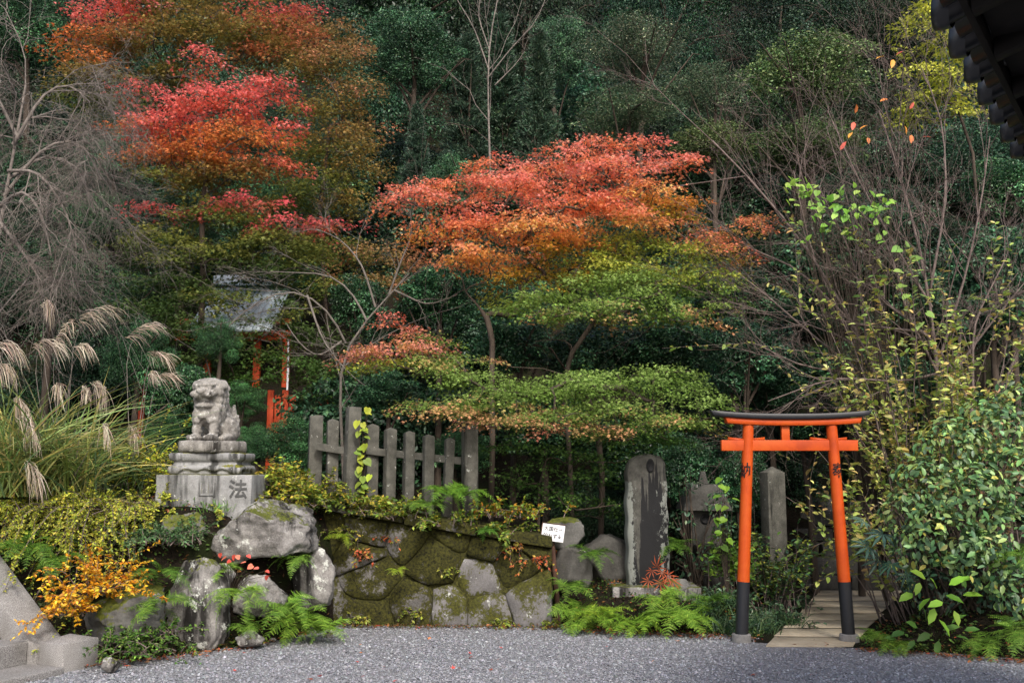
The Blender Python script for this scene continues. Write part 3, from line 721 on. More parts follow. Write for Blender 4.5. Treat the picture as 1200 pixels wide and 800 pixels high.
# ---- stone lantern and stone marker post in the shade
lan = thing('stone_lantern', GR(822, 11.9), 'stone lantern coloured dark as shade, with round window, half hidden behind the torii post', 'stone lantern')
lz = GR(822, 11.9)[2]
def lz_(py): return P(822, py, 11.9)[2] - lz
def sqprism(name, hw0, hw1, z0_, z1_, mat, parent, bev=.012):
    V, Fc = box(-1, 1, -1, 1, 0, 1); V = V.copy(); f = np.where(V[:, 2] > .5, hw1, hw0); V[:, 0] *= f; V[:, 1] *= f; V[:, 2] = np.where(V[:, 2] > .5, z1_, z0_)
    me = mesh_np(name, V, Fc, mat); bevel(me, bev); rough(me, .008, 6, 1, int(z1_ * 10)); return obj(name, me, parent)
sqprism('base', .22, .2, -.1, .14, MAT['shaderock'], lan); sqprism('shaft', .11, .09, .14, lz_(648), MAT['shaderock'], lan)
sqprism('platform', .13, .24, lz_(648), lz_(636), MAT['shaderock'], lan)
fb = sqprism('firebox', .17, .17, lz_(636), lz_(597), MAT['shaderock'], lan)
V, Fc = revolve([(.0, .0), (.036, .0), (.05, .012), (.062, 0)], 18); obj('window', mesh_np('window', V, Fc, MAT['ink']), fb, loc=(-.01, -.18, lz_(607)), rot=(R(90), 0, 0))
sqprism('cap', .29, .16, lz_(597), lz_(567), MAT['shaderock'], lan); sqprism('finial', .06, .03, lz_(567), lz_(552), MAT['shaderock'], lan)
mp = GR(903, 11.7); mk = thing('stone_marker_post', mp, 'grey stone marker post with pyramid top beside the slab path', 'stone post')
obj('post', post_mesh('post', M(11, 11.7), P(897, 546, 11.7)[2] - mp[2], MAT['fence'], .07, 2), mk, rot=(0, 0, .2))

# ---- stairs at the lower left: two steps, sloping side stone, end block
ang = R(66); ca, sa = math.cos(ang), math.sin(ang)
nc = GP(73, 789)                                     # near corner of the end block
st = thing('granite_stairs', nc, 'granite stairs climbing left with sloping side stone', 'stairs', rz=ang)
eb = thing('stair_end_block', nc, 'square granite block at the foot of the stair side stone', 'stone block', rz=ang)
V = np.array([(0, 0, -.05), (.36, 0, -.05), (.36, .27, -.05), (0, .27, -.05), (0, 0, .225), (.36, 0, .225), (.36, .27, .225), (0, .27, .225), (.18, .135, .275)])
me = mesh_np('block', V, [np.array([(0, 1, 5, 4), (1, 2, 6, 5), (2, 3, 7, 6), (3, 0, 4, 7)]), np.array([(4, 5, 8), (5, 6, 8), (6, 7, 8), (7, 4, 8)])], MAT['granite']); bevel(me, .008, 1); obj('block', me, eb)
# local x = along the step fronts (right, away); local y = uphill
boxobj('step', st, (-2.2, -.02, -.04, .36, -.05, .055), MAT['granite'], .01, .0015, 6, 3)
boxobj('step', st, (-2.2, -.03, .365, .80, .0, .225), MAT['granite'], .01, .0015, 6, 3)
boxobj('step', st, (-2.2, -.03, .805, 1.25, .0, .385), MAT['granite'], .01, .0015, 6, 3)
boxobj('step', st, (-2.2, -.03, 1.255, 1.7, .0, .55), MAT['granite'], .01, .0015, 6, 3)
yy = np.array([.345, 2.6]); sl = .78
V = np.array([(x_, y_, z_) for x_ in (-.02, .30) for y_, z_ in ((.275, -.1), (2.6, (2.6 - .275) * sl - .1), (2.6, (2.6 - .275) * sl + .24), (.275, .15))])
Fs = np.array([(0, 1, 2, 3), (7, 6, 5, 4), (0, 4, 5, 1), (1, 5, 6, 2), (2, 6, 7, 3), (3, 7, 4, 0)])
me = mesh_np('side_stone', V, Fs, MAT['granite']); bevel(me, .01); rough(me, .0015, 5, 2, 8); obj('side_stone', me, st)

# ---- little shrine and vermilion fence beyond the trees
SHY = 16.4
MAT['redpaint'] = plain('faded_vermilion', (.55, .07, .02), .6, .3, 4, .05, .3)
MAT['copper'] = plain('sky_tinted_copper_roof', (.55, .64, .70), .4, .25, 5, .1, .5)  # copper with the white reflection of the sky put into its colour
MAT['darkwood'] = plain('dark_wood', (.010, .008, .007), .8, .4, 8, .3, .3, stretch=(1, 1, .2))
sh0 = GR(285, SHY); shr = thing('shrine_hall', sh0, 'small vermilion shrine hall with pale copper roof, sky reflection in its colour, behind the maples', 'shrine')
def sz(py): return P(285, py, SHY)[2] - sh0[2]
def sx_(px): return P(px, 400, SHY)[0] - sh0[0]
zr0, zr1 = sz(396), sz(345)
for px in (244, 302, 336):
    for yy in (0, 1.5): boxobj('post', shr, (sx_(px) - .055, sx_(px) + .055, yy - .055, yy + .055, -.4, zr0 + .06), MAT['redpaint'], .01)
boxobj('floor', shr, (sx_(238), sx_(340), -.15, 1.7, sz(520), sz(512)), MAT['darkwood'], .01)
boxobj('beam', shr, (sx_(206), sx_(340), -.07, .07, zr0 - .05, zr0 + .12), MAT['redpaint'], .01)
boxobj('beam', shr, (sx_(206), sx_(340), -.06, .06, sz(380), sz(374)), MAT['redpaint'], .01)
boxobj('wall_panel', shr, (sx_(248), sx_(298), 1.42, 1.48, sz(512), zr0), MAT['redpaint'], .005)
boxobj('wall_panel', shr, (sx_(306), sx_(332), 1.42, 1.48, sz(512), zr0), MAT['darkwood'], .005)
for y0, z0_, y1, z1_ in ((-.75, zr0 + .0, .75, zr1 + .25), (.75, zr1 + .25, 2.3, zr0)):
    rf = None
    nb = 9
    for q in range(nb):                                # folded copper sheets
        xa = sx_(236) + (sx_(330) - sx_(236)) * q / nb; xb2 = xa + (sx_(330) - sx_(236)) / nb - .012
        V = np.array([(xa, y0, z0_), (xb2, y0, z0_), (xb2, y1, z1_), (xa, y1, z1_), (xa, y0, z0_ + .06), (xb2, y0, z0_ + .06), (xb2, y1, z1_ + .06), (xa, y1, z1_ + .06)])
        obj('roof_sheet', mesh_np('roof_sheet', V, BOXF, MAT['copper']), shr)
boxobj('ridge', shr, (sx_(234), sx_(332), .6, .9, zr1 + .27, zr1 + .45), MAT['copper'], .02)
# hanging white paper rope at the hall's right post
V, Fc = tubes(np.array([[(sx_(341), -.2, zr0 - .05), (sx_(341) + .01, -.2, sz(440)), (sx_(341), -.2, sz(470))]]), np.array([[.018, .02, .014]]), 6)
obj('rope', mesh_np('rope', V, Fc, MAT['white'], smooth=True), shr)
vf0 = GR(352, 14.6); vf = thing('vermilion_fence', vf0, 'vermilion board fence in front of the shrine hall', 'fence')
for q in range(13):
    px = 300 + q * 8.6
    if 346 < px < 370 or px < 316: continue
    x_ = P(px, 470, 14.6)[0] - vf0[0]; zt = P(px, 457 + (6 if q % 2 else 0) + max(0, (px - 365)) * .5, 14.6)[2] - vf0[2]
    boxobj('board', vf, (x_ - .045, x_ + .045, -.02, .02, -.3, zt), MAT['redpaint'], .006)
for zz in (.25, .75): boxobj('rail', vf, (P(314, 470, 14.6)[0] - vf0[0], P(403, 470, 14.6)[0] - vf0[0], .022, .07, zz, zz + .07), MAT['redpaint'], .006)
pr = GR(163, 13.2); pst = thing('vermilion_post', pr, 'short vermilion post among the pampas plumes', 'post')
boxobj('shaft', pst, (-.05, .05, -.05, .05, -.3, P(163, 424, 13.2)[2] - pr[2]), MAT['redpaint'], .01)
boxobj('cap', pst, (-.06, .06, -.06, .06, P(163, 424, 13.2)[2] - pr[2] + .001, P(163, 420, 13.2)[2] - pr[2]), MAT['blackpaint'], .006)

# ---- eave of the temple hall at the upper right
MAT['tile'] = plain('roof_tile', (.009, .009, .010), .38, .4, 14, .15, .6)
MAT['tile_highlight'] = plain('tile_rim_highlight', (.02, .021, .024), .35, .3, 14, .1, .6)  # lighter copy of the tile: rim highlights put into the colour
EA = np.array((1.90, 4.0)); EB = np.array((3.2, 5.9)); EL = np.linalg.norm(EB - EA); ED = (EB - EA) / EL; EN = np.array((ED[1], -ED[0]))   # EN: into the building
EZ = 3.5
hall = thing('temple_hall', (EA[0], EA[1], 0), 'dark tiled temple eave seen from below with round tile ends', 'building', rz=math.atan2(ED[1], ED[0]))
# local x along the eave (away), local y = -EN side is outside => building on -y
def ly(v): return -v
boxobj('eave_board', hall, (-.35, EL + .5, -.06, -.03, EZ - .04, EZ + .05), MAT['darkwood'], .004)
for k in range(5):                                    # stepped soffit boards
    boxobj('soffit_board', hall, (-.35, EL + .5, -.065 - (k + 1) * .24, -.065 - k * .24 - .006, EZ + .02 + k * .075, EZ + .055 + k * .075), MAT['darkwood'], .004)
for k in range(8):
    xk = .02 + k * .36 - .36
    V, Fc = tubes(np.array([[(xk, .095, EZ + .058), (xk, -1.3, EZ + .50)]]), np.array([[.078, .078]]), 16)
    ct = obj('cover_tile', mesh_np('cover_tile', V, Fc, MAT['tile'], smooth=True), hall)
    V, Fc = revolve([(0, .0), (.056, .0), (.062, .01), (.083, .01), (.085, -.025), (.078, -.06)], 22)
    obj('round_end', mesh_np('round_end', V, Fc, MAT['tile_highlight']), ct, loc=(xk, .095, EZ + .058), rot=(R(-90 + 8), 0, 0))
    u = np.linspace(-1, 1, 7); xx = xk + .18 + u * .12; zz = EZ + .04 - .035 * (1 - u * u)
    V = np.concatenate([np.stack([xx, np.full(7, .05), zz], -1), np.stack([xx, np.full(7, -1.3), zz + .44], -1), np.stack([xx, np.full(7, .05), zz + .03], -1)])
    i = np.arange(6); Fc = np.concatenate([np.stack([i, i + 1, i + 8, i + 7], -1), np.stack([i, i + 14, i + 15, i + 1], -1)])
    obj('pan_tile', mesh_np('pan_tile', V, Fc, MAT['tile']), hall)
for k in range(5):                                    # rafters running up under the boards
    xk = -.2 + k * .55
    V = np.array([(xk, -.07, EZ - .07), (xk + .08, -.07, EZ - .07), (xk + .08, -1.3, EZ + .30), (xk, -1.3, EZ + .30), (xk, -.07, EZ + .015), (xk + .08, -.07, EZ + .015), (xk + .08, -1.3, EZ + .385), (xk, -1.3, EZ + .385)])
    obj('rafter', mesh_np('rafter', V, BOXF, MAT['darkwood']), hall)
boxobj('wall', hall, (-.35, EL + .5, -1.38, -1.3, 0, EZ + .6), MAT['darkwood'], .01)
V, Fc = tubes(np.array([[(-.33, .13, EZ + .12), (-.33, -1.3, EZ + .62)]]), np.array([[.09, .09]]), 18)
obj('verge_tile', mesh_np('verge_tile', V, Fc, MAT['tile'], smooth=True), hall)

# ================================================================== VEGETATION
# ---- branch skeletons
class Skel:
    """branches that grow from the nearest older branch to each target (radius from what they carry)"""
    def __init__(self, trunk, r_tip=.006, power=.5, rmax=None):
        self.p = [np.array(q, float) for q in trunk]; self.par = [-1] + list(range(len(trunk) - 1))
        self.chains = [list(range(len(trunk)))]; self.r_tip = r_tip; self.power = power; self.rmax = rmax
    def reach(self, T, up=.5, k=5, wob=.05):
        T = np.asarray(T, float); A = np.array(self.p)
        d = T - A; dist = np.linalg.norm(d, axis=1); cost = dist + up * np.maximum(0, A[:, 2] - T[2] + .15 * dist) * 1.5
        cost[0] += 1e3
        i = int(np.argmin(cost)); a = A[i]; L = dist[i]
        par = self.par[i]; dr = unit(a - A[par]) if par >= 0 else np.array((0, 0, 1.0))
        c = a + dr * L * .35 + np.array((0, 0, L * .12)); ids = [i]
        for t in np.linspace(0, 1, k + 1)[1:]:
            q = (1 - t) ** 2 * a + 2 * t * (1 - t) * c + t * t * T + rng.normal(0, wob * L * .5, 3) * (t < 1)
            self.p.append(q); self.par.append(ids[-1]); ids.append(len(self.p) - 1)
        self.chains.append(ids)
    def lines(self):
        n = len(self.p); wgt = np.zeros(n); has = np.zeros(n, bool)
        for i in range(n):
            if self.par[i] >= 0: has[self.par[i]] = True
        wgt[~has] = 1
        for i in range(n - 1, 0, -1): wgt[self.par[i]] += wgt[i]
        r = self.r_tip * wgt ** self.power
        if self.rmax: r = np.minimum(r, self.rmax)
        A = np.array(self.p); out_ = []
        for ch in self.chains:
            rr = r[ch].copy()
            if len(ch) > 1 and ch[0] != 0: rr[0] = min(rr[0], rr[1] * 1.15)
            out_.append((A[ch], rr))
        return out_

def dedupe_normals(n, spread=.35):
    v = np.zeros((n, 3)); v[:, 2] = 1; return unit(v + rng.normal(0, spread, (n, 3)))
def spray(cen, outd, rad, n, droop=.25, thick=.03, asp=.75):
    """n leaves round each flat spray: cen (M,3), outd (M,3), rad (M,)"""
    Mn = len(cen); side = unit(np.stack([-outd[:, 1], outd[:, 0], np.zeros(Mn)], -1))
    a = np.sqrt(rng.random((Mn, n))) ; th = rng.random((Mn, n)) * 2 * math.pi
    u = a * np.cos(th); v = a * np.sin(th) * asp
    pos = cen[:, None] + (u[..., None] * outd[:, None] + v[..., None] * side[:, None]) * rad[:, None, None]
    pos[..., 2] -= droop * rad[:, None] * (np.maximum(u, -.3) + .5 * v * v)
    pos[..., 2] += rng.normal(0, thick, (Mn, n))
    d = outd[:, None] * (.55 + .4 * u[..., None]) + side[:, None] * v[..., None] * .9; d = d + rng.normal(0, .35, d.shape); d[..., 2] -= .25
    nrm = np.zeros(d.shape); nrm[..., 2] = 1; nrm = nrm + outd[:, None] * droop * .8 + rng.normal(0, .33, d.shape)
    return pos.reshape(-1, 3), d.reshape(-1, 3), nrm.reshape(-1, 3), u.reshape(-1)
def pad_tree(name, label, trunk, pads, leaf=.05, spray_r=.27, dens=26, per=60, mat='maple', bark='bark', tmpl=T_MAPLE, droop=.3,
             r_tip=.0045, power=.5, rmax=.16, cat='tree', group=None, up=.5, thick=.025, limbs=(), twig=True, crown_name='crown'):
    """pads: (px, py, y, half width px, half height px, colours {top, low, tip}); flat layered foliage as in a maple"""
    base = np.array(trunk[0]); root = thing(name, base, label, cat, group)
    sk = Skel([np.array(p) for p in trunk], r_tip, power, rmax)
    for lb in limbs:
        for q in lb: sk.reach(q, 0, 4, .03)
    P_, D_, N_, C_ = [], [], [], []
    pads = sorted(pads, key=lambda p: np.linalg.norm(P(p[0], p[1], p[2]) - np.array(trunk[-1])))
    for px, py, y, rx, rz, col in pads:
        c = P(px, py, y); rx, rz = M(rx, y), M(rz, y); ry = rx * .8
        sk.reach(c - np.array((0, 0, rz * .35)), up)
        n = max(4, int(dens * (rx * ry) / (.55 * .45) * (.6 + .4 * rz / .2)))
        th = rng.random(n) * 2 * math.pi; r_ = np.sqrt(rng.random(n)) * np.where(rng.random(n) < .2, rng.uniform(1.05, 1.4, n), .95)
        lay = rng.uniform(-.75, .55, n)
        cen = np.stack([rx * r_ * np.cos(th), ry * r_ * np.sin(th), rz * (lay * .85 + .55 * (1 - r_ ** 2) - .15)], -1) + c
        od = unit(np.stack([np.cos(th) + rng.normal(0, .5, n), np.sin(th) + rng.normal(0, .5, n), np.zeros(n)], -1))
        if twig:
            for q in cen[rng.permutation(n)[:max(2, n // 4)]]: sk.reach(q, .1, 3, .08)
        rad = spray_r * rng.uniform(.6, 1.25, n)
        pos, d, nr, u = spray(cen, od, rad, per, droop, thick)
        lay_ = np.repeat(lay, per); rr = np.repeat(r_, per)
        k = np.clip(.5 + .75 * lay_ + .25 * (rr - .5) + .18 * u + rng.normal(0, .22, len(u)), 0, 1)[:, None]
        top, low = np.array(col['top']), np.array(col['low'])
        cc = low * (1 - k) + top * k
        if 'tip' in col:
            tipk = np.clip((rr - .72) * 3.2 + .5 * u + rng.normal(-.25, .35, len(u)), 0, 1)[:, None] * col.get('tipw', 1.0)
            cc = cc * (1 - tipk) + np.array(col['tip']) * tipk
        cc = cc * np.exp(rng.normal(0, .22, (len(u), 1))) * np.repeat(np.exp(rng.normal(0, .13, (n, 1))), per, 0)
        P_.append(pos); D_.append(d); N_.append(nr); C_.append(np.clip(cc, 0, .85))
    pos = np.concatenate(P_); C_ = np.concatenate(C_)
    V, Fc, cv = leaves(pos - base, np.concatenate(D_), np.concatenate(N_), leaf * rng.uniform(.65, 1.25, len(pos)), tmpl, C_)
    cr = obj(crown_name, mesh_np(crown_name, V, Fc, MAT[mat], cv), root); cr['kind'] = 'stuff'
    ln = sk.lines()
    nt_ = 1 + sum(len(l) for l in limbs)
    V, Fc = tubelist([(p - base, r) for p, r in ln[:nt_]], 9); obj('trunk', mesh_np('trunk', V, Fc, MAT[bark], smooth=True), root)
    if len(ln) > nt_:
        V, Fc = tubelist([(p - base, r) for p, r in ln[nt_:]], 4); obj('branches', mesh_np('branches', V, Fc, MAT[bark], smooth=True), root)['kind'] = 'stuff'
    return root

# leaf colours
RED = dict(top=lin(255, 142, 128), low=lin(250, 140, 88)); REDB = dict(top=lin(252, 124, 120), low=lin(226, 108, 80))
ORA = dict(top=lin(255, 154, 118), low=lin(246, 170, 84)); ORY = dict(top=lin(244, 146, 84), low=lin(206, 168, 60))
YEL = dict(top=lin(232, 164, 70), low=lin(176, 164, 56)); YGR = dict(top=lin(182, 182, 76), low=lin(136, 156, 62))
GRN = dict(top=lin(148, 174, 92), low=lin(108, 138, 58)); GRT = dict(top=lin(148, 170, 90), low=lin(106, 134, 56), tip=lin(232, 156, 122), tipw=.75)
GRD = dict(top=lin(92, 124, 58), low=lin(62, 92, 38)); SAL = dict(top=lin(246, 150, 138), low=lin(186, 140, 80), tip=lin(250, 156, 146))
TIP = dict(top=lin(210, 160, 112), low=lin(110, 128, 60), tip=lin(242, 156, 130)); ORT = dict(top=lin(244, 142, 106), low=lin(150, 148, 66), tip=lin(244, 136, 108))
BRN = dict(top=lin(160, 128, 70), low=lin(114, 110, 50)); BRR = dict(top=lin(206, 118, 84), low=lin(136, 112, 54)); OLV = dict(top=lin(130, 130, 60), low=lin(88, 104, 46))
BRO = dict(top=lin(226, 124, 76), low=lin(176, 116, 50)); PNK = dict(top=lin(230, 98, 104), low=lin(150, 92, 60)); OLD = dict(top=lin(84, 104, 52), low=lin(58, 80, 36))
RUS = dict(top=lin(168, 132, 86), low=lin(124, 112, 60), tip=lin(220, 136, 112), tipw=.5)

# ---- central maple: red and orange crown
b0 = GR(575, 12.1)
trA = [b0 - (0, 0, .2), P(577, 520, 12.1), P(576, 450, 12.1), P(577, 402, 12.15)]
pA = [(488, 235, 12.3, 42, 20, RED), (540, 215, 12.8, 55, 24, RED), (600, 222, 12.3, 62, 26, RED), (556, 258, 12.0, 52, 24, RED), (640, 200, 12.9, 48, 20, RED),
      (690, 186, 12.6, 46, 22, RED), (738, 170, 12.8, 36, 13, RED), (722, 205, 12.2, 58, 24, RED), (780, 192, 12.7, 40, 14, RED), (808, 188, 12.4, 18, 8, RED),
      (765, 225, 12.1, 52, 18, ORA), (680, 238, 11.9, 62, 24, RED), (620, 266, 11.8, 66, 24, ORA), (566, 298, 11.7, 55, 20, ORA), (512, 268, 12.0, 36, 18, ORA),
      (655, 288, 12.2, 58, 22, ORY), (730, 262, 12.2, 58, 20, ORA), (792, 240, 12.4, 36, 12, ORY), (604, 326, 12.3, 36, 22, YEL), (640, 318, 12.5, 42, 22, YEL),
      (700, 300, 12.4, 58, 18, YGR), (530, 302, 11.9, 30, 14, ORA), (760, 245, 12.6, 50, 18, YEL), (590, 356, 12.4, 26, 20, YGR), (745, 285, 12.5, 50, 16, YGR),
      (470, 222, 12.4, 24, 10, RED), (660, 175, 12.9, 24, 10, RED), (705, 168, 12.8, 30, 12, RED), (575, 190, 12.9, 34, 12, RED)]
pad_tree('maple_tree', 'slender maple with coral red and orange crown behind the stone fence', trA, pA, leaf=.062, dens=22, per=58, r_tip=.004, rmax=.075,
         limbs=([P(548, 345, 12.1), P(540, 310, 12.1)], [P(596, 370, 12.2), P(612, 345, 12.3)], [P(570, 330, 12.0)]))
# ---- green layered maple beneath it
b0 = GR(672, 12.3)
trB = [b0 - (0, 0, .2), P(668, 540, 12.3), P(662, 470, 12.2), P(664, 440, 12.1)]
pB = [(640, 350, 11.7, 46, 15, GRN), (700, 338, 11.9, 56, 17, GRN), (760, 330, 11.9, 50, 18, GRN), (815, 325, 11.9, 42, 20, YGR), (848, 340, 11.8, 24, 16, GRN), (800, 300, 12.1, 44, 18, YGR),
      (782, 366, 11.5, 44, 11, GRT), (690, 366, 11.4, 58, 13, GRT), (735, 352, 11.6, 50, 14, GRN), (620, 362, 11.6, 34, 12, GRN), (835, 362, 11.6, 26, 10, GRT),
      (862, 272, 12.0, 34, 13, ORT), (834, 288, 12.0, 38, 15, ORT), (886, 262, 12.1, 18, 7, ORT), (858, 300, 12.0, 22, 13, ORT), (806, 268, 12.2, 24, 9, ORT),
      (790, 345, 12.1, 48, 16, GRD), (720, 320, 12.2, 56, 16, YGR)]
pB = [(a, b_, c, d * 1.06, e * 1.4, f) for a, b_, c, d, e, f in pB]
pad_tree('maple_tree', 'leaning green maple with a coral-tipped bough beside the red maple', trB, pB, leaf=.058, dens=22, per=58, r_tip=.0045, rmax=.085,
         limbs=([P(690, 385, 11.9), P(735, 365, 11.8)], [P(627, 400, 12.1), P(645, 360, 12.0)]))
b0 = GR(700, 11.9)
trC = [b0 - (0, 0, .2), P(706, 560, 11.9), P(700, 500, 11.7), P(690, 470, 11.6)]
pC = [(560, 470, 10.8, 56, 11, GRT), (508, 470, 10.7, 40, 8, GRT), (628, 456, 10.9, 66, 15, GRN), (700, 448, 11.0, 76, 17, GRN), (765, 440, 11.1, 56, 17, GRN), (818, 465, 10.9, 40, 17, GRN),
      (650, 486, 10.5, 54, 9, GRT), (720, 478, 10.6, 66, 12, GRT), (780, 492, 10.7, 52, 13, GRT), (832, 488, 10.8, 32, 12, GRN), (596, 490, 10.5, 54, 7, TIP), (534, 482, 10.5, 40, 6, TIP),
      (560, 442, 11.0, 44, 12, GRN), (538, 418, 11.2, 40, 11, GRT), (770, 510, 10.9, 40, 10, GRD), (690, 500, 10.6, 40, 8, TIP), (740, 505, 10.8, 50, 12, GRD),
      (428, 410, 11.4, 44, 8, SAL), (472, 402, 11.3, 46, 9, SAL), (512, 394, 11.4, 30, 8, GRT), (462, 372, 11.6, 16, 11, RED), (446, 424, 11.4, 34, 10, YGR), (492, 424, 11.2, 44, 11, GRT), (484, 388, 11.5, 18, 8, SAL),
      (528, 440, 11.1, 44, 12, GRN)]
pC = [(a, b_ + 4, c, d * 1.14, e * 1.15, f) for a, b_, c, d, e, f in pC]
pad_tree('maple_tree', 'low spreading green maple with salmon-tipped layers over the stone fence', trC, pC, leaf=.052, dens=24, per=60, r_tip=.0042, rmax=.07,
         limbs=([P(600, 430, 11.5), P(540, 420, 11.5)], [P(760, 470, 11.2)]))
b0 = GR(630, 11.4)
pD = [(605, 520, 11.3, 46, 18, GRD), (660, 535, 11.4, 50, 20, GRD), (700, 560, 11.3, 46, 20, GRD), (620, 560, 11.4, 50, 20, GRD), (720, 535, 11.6, 40, 20, GRD), (660, 585, 11.2, 50, 14, GRD), (600, 590, 11.3, 30, 14, GRD), (705, 600, 11.5, 40, 16, GRD)]
pad_tree('maple_shrub', 'dark green young maple growing in shade behind the white sign', [b0 - (0, 0, .1), P(632, 570, 11.4), P(640, 540, 11.4)], pD, leaf=.055, dens=18, per=50, rmax=.03, cat='shrub')

# ---- large red maple on the left and its neighbours
b0 = GR(236, 15.2)
pE = [(200, 150, 15.5, 55, 26, REDB), (255, 125, 15.6, 60, 28, REDB), (310, 105, 15.7, 42, 24, REDB), (330, 150, 15.6, 26, 20, REDB), (242, 72, 16.0, 26, 22, REDB), (160, 150, 15.5, 34, 13, BRO), (275, 160, 15.2, 55, 22, BRO),
      (220, 180, 15.3, 55, 20, BRO), (180, 185, 15.6, 36, 16, BRR), (300, 195, 15.4, 46, 18, BRR), (330, 190, 15.6, 24, 16, REDB), (260, 210, 15.4, 55, 18, BRN), (205, 210, 15.6, 40, 14, OLV), (160, 108, 15.8, 30, 14, REDB),
      (300, 240, 15.0, 38, 15, PNK), (264, 238, 15.1, 26, 9, PNK), (186, 248, 15.2, 30, 10, PNK), (345, 262, 14.9, 40, 8, PNK), (400, 266, 14.8, 34, 6, PNK), (250, 255, 15.3, 60, 18, OLV), (320, 285, 15.2, 60, 18, OLV),
      (180, 280, 15.3, 50, 16, OLV), (240, 300, 15.2, 60, 18, OLV), (300, 320, 15.3, 60, 18, OLD), (200, 330, 15.2, 50, 20, OLD), (360, 305, 15.4, 44, 16, OLV), (160, 300, 15.4, 30, 16, OLD), (250, 350, 15.3, 50, 12, OLD), (160, 360, 15.0, 36, 16, OLD),
      (214, 385, 14.7, 44, 18, OLD), (180, 425, 14.6, 34, 18, OLD), (252, 440, 14.5, 34, 12, OLD), (372, 395, 14.5, 38, 18, OLD), (362, 440, 14.4, 26, 16, OLD), (330, 410, 14.6, 20, 12, OLV)]
pad_tree('maple_tree', 'tall maple with bright scarlet upper boughs and olive lower boughs', [b0 - (0, 0, .3), P(234, 420, 15.3), P(238, 320, 15.4), P(236, 240, 15.5), P(245, 190, 15.6)], pE,
         leaf=.085, spray_r=.34, dens=17, per=46, r_tip=.005, rmax=.11, thick=.04, limbs=([P(210, 200, 15.6)], [P(255, 220, 15.5), P(280, 180, 15.6)], [P(208, 100, 15.8)]))
b0 = GR(240, 18.5)
pF = [(100, 45, 18.5, 34, 26, BRO), (140, 40, 18.2, 40, 26, BRR), (90, 20, 18.6, 24, 18, REDB), (180, 45, 18.3, 46, 28, BRN), (230, 30, 18.5, 50, 28, BRN), (285, 40, 18.4, 50, 28, BRN), (120, 90, 18.2, 48, 20, BRN),
      (330, 30, 18.4, 46, 26, BRR), (300, 12, 18.6, 30, 14, REDB), (350, 18, 18.3, 34, 14, PNK), (150, 10, 18.7, 44, 20, REDB), (100, 115, 18.4, 40, 18, OLV), (140, 125, 18.6, 40, 18, OLV), (200, 85, 18.6, 40, 20, BRN), (300, 70, 18.6, 40, 20, BRR),
      (200, 0, 18.8, 50, 20, BRN), (260, -10, 18.8, 50, 20, BRN), (340, 65, 18.5, 40, 20, BRN), (110, 70, 18.1, 30, 12, BRO)]
pad_tree('maple_tree', 'tall rust brown maple with orange outer twigs behind the scarlet maple', [b0 - (0, 0, .3), P(245, 300, 18.5), P(240, 200, 18.5), P(230, 100, 18.5)], pF, leaf=.095, spray_r=.4, dens=13, per=44, r_tip=.006, rmax=.13, thick=.05)
b0 = GR(385, 17.5)
pG = [(400, 70, 17.5, 40, 24, RUS), (425, 60, 17.5, 22, 16, RUS), (370, 85, 17.6, 40, 26, BRN), (420, 105, 17.4, 34, 22, RUS), (380, 130, 17.4, 46, 26, BRN), (425, 150, 17.3, 28, 22, RUS), (395, 170, 17.2, 44, 24, BRN),
      (360, 180, 17.5, 40, 26, OLV), (415, 200, 17.3, 34, 24, BRN), (375, 220, 17.3, 46, 26, OLV), (410, 240, 17.2, 34, 22, BRN), (350, 240, 17.5, 40, 22, OLV), (390, 290, 17.3, 46, 22, OLV), (440, 300, 17.0, 46, 18, RUS), (360, 50, 17.6, 30, 18, BRR), (390, 40, 17.6, 36, 18, RUS),
      (440, 330, 16.8, 46, 18, RUS), (390, 340, 17.0, 46, 20, OLV)]
pad_tree('maple_tree', 'brown leaved maple with upright twigs to the right of the scarlet maple', [b0 - (0, 0, .3), P(380, 340, 17.5), P(375, 250, 17.5), P(385, 160, 17.5)], pG, leaf=.08, spray_r=.34, dens=17, per=46, r_tip=.005, rmax=.09, thick=.06, droop=.1)

# ---- evergreen crowns (shared meshes, radius 1) for the wooded slope
def shell(c, r, n, lo=.45):
    d = rdir(n); d[:, 2] += .15; d = unit(d); u = (lo + (1 - lo) * rng.random(n)) ** .6
    pos = c + d * r * u[:, None]
    nr = d * .7 + np.array((0, 0, .6)) + rng.normal(0, .4, (n, 3))
    tg = np.cross(d, rdir(n)) + d * .35; tg[:, 2] -= .35
    return pos, tg, nr
def crown_mesh(name, ncl, per, leaf, tmpl, cols, wts=None, flat=1.0, mat='far', jit=.3, cr=(.2, .36), fill=.5):
    P_, D_, N_, C_ = [], [], [], []
    g = rdir(ncl) * (rng.random(ncl) ** .4)[:, None] * np.array((.8, .8, .8 * flat))
    for c in g:
        r_ = rng.uniform(*cr); sq = np.array((r_ * 1.1, r_ * 1.1, r_ * .72))
        p, d, nr = shell(c, sq, per)
        P_.append(p); D_.append(d); N_.append(nr); C_.append(pal(per, cols, wts, jit) * math.exp(rng.normal(0, .38)))
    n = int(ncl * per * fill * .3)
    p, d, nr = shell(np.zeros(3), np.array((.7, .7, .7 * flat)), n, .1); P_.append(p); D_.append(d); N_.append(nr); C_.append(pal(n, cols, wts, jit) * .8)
    pos = np.concatenate(P_)
    V, Fc, cv = leaves(pos, np.concatenate(D_), np.concatenate(N_), leaf * rng.uniform(.6, 1.3, len(pos)), tmpl, np.concatenate(C_))
    return mesh_np(name, V, Fc, MAT[mat], cv)
EV = [lin(52, 84, 58), lin(70, 102, 72), lin(42, 70, 48), lin(84, 114, 80)]
EVO = [lin(88, 104, 66), lin(72, 92, 56), lin(104, 116, 78)]
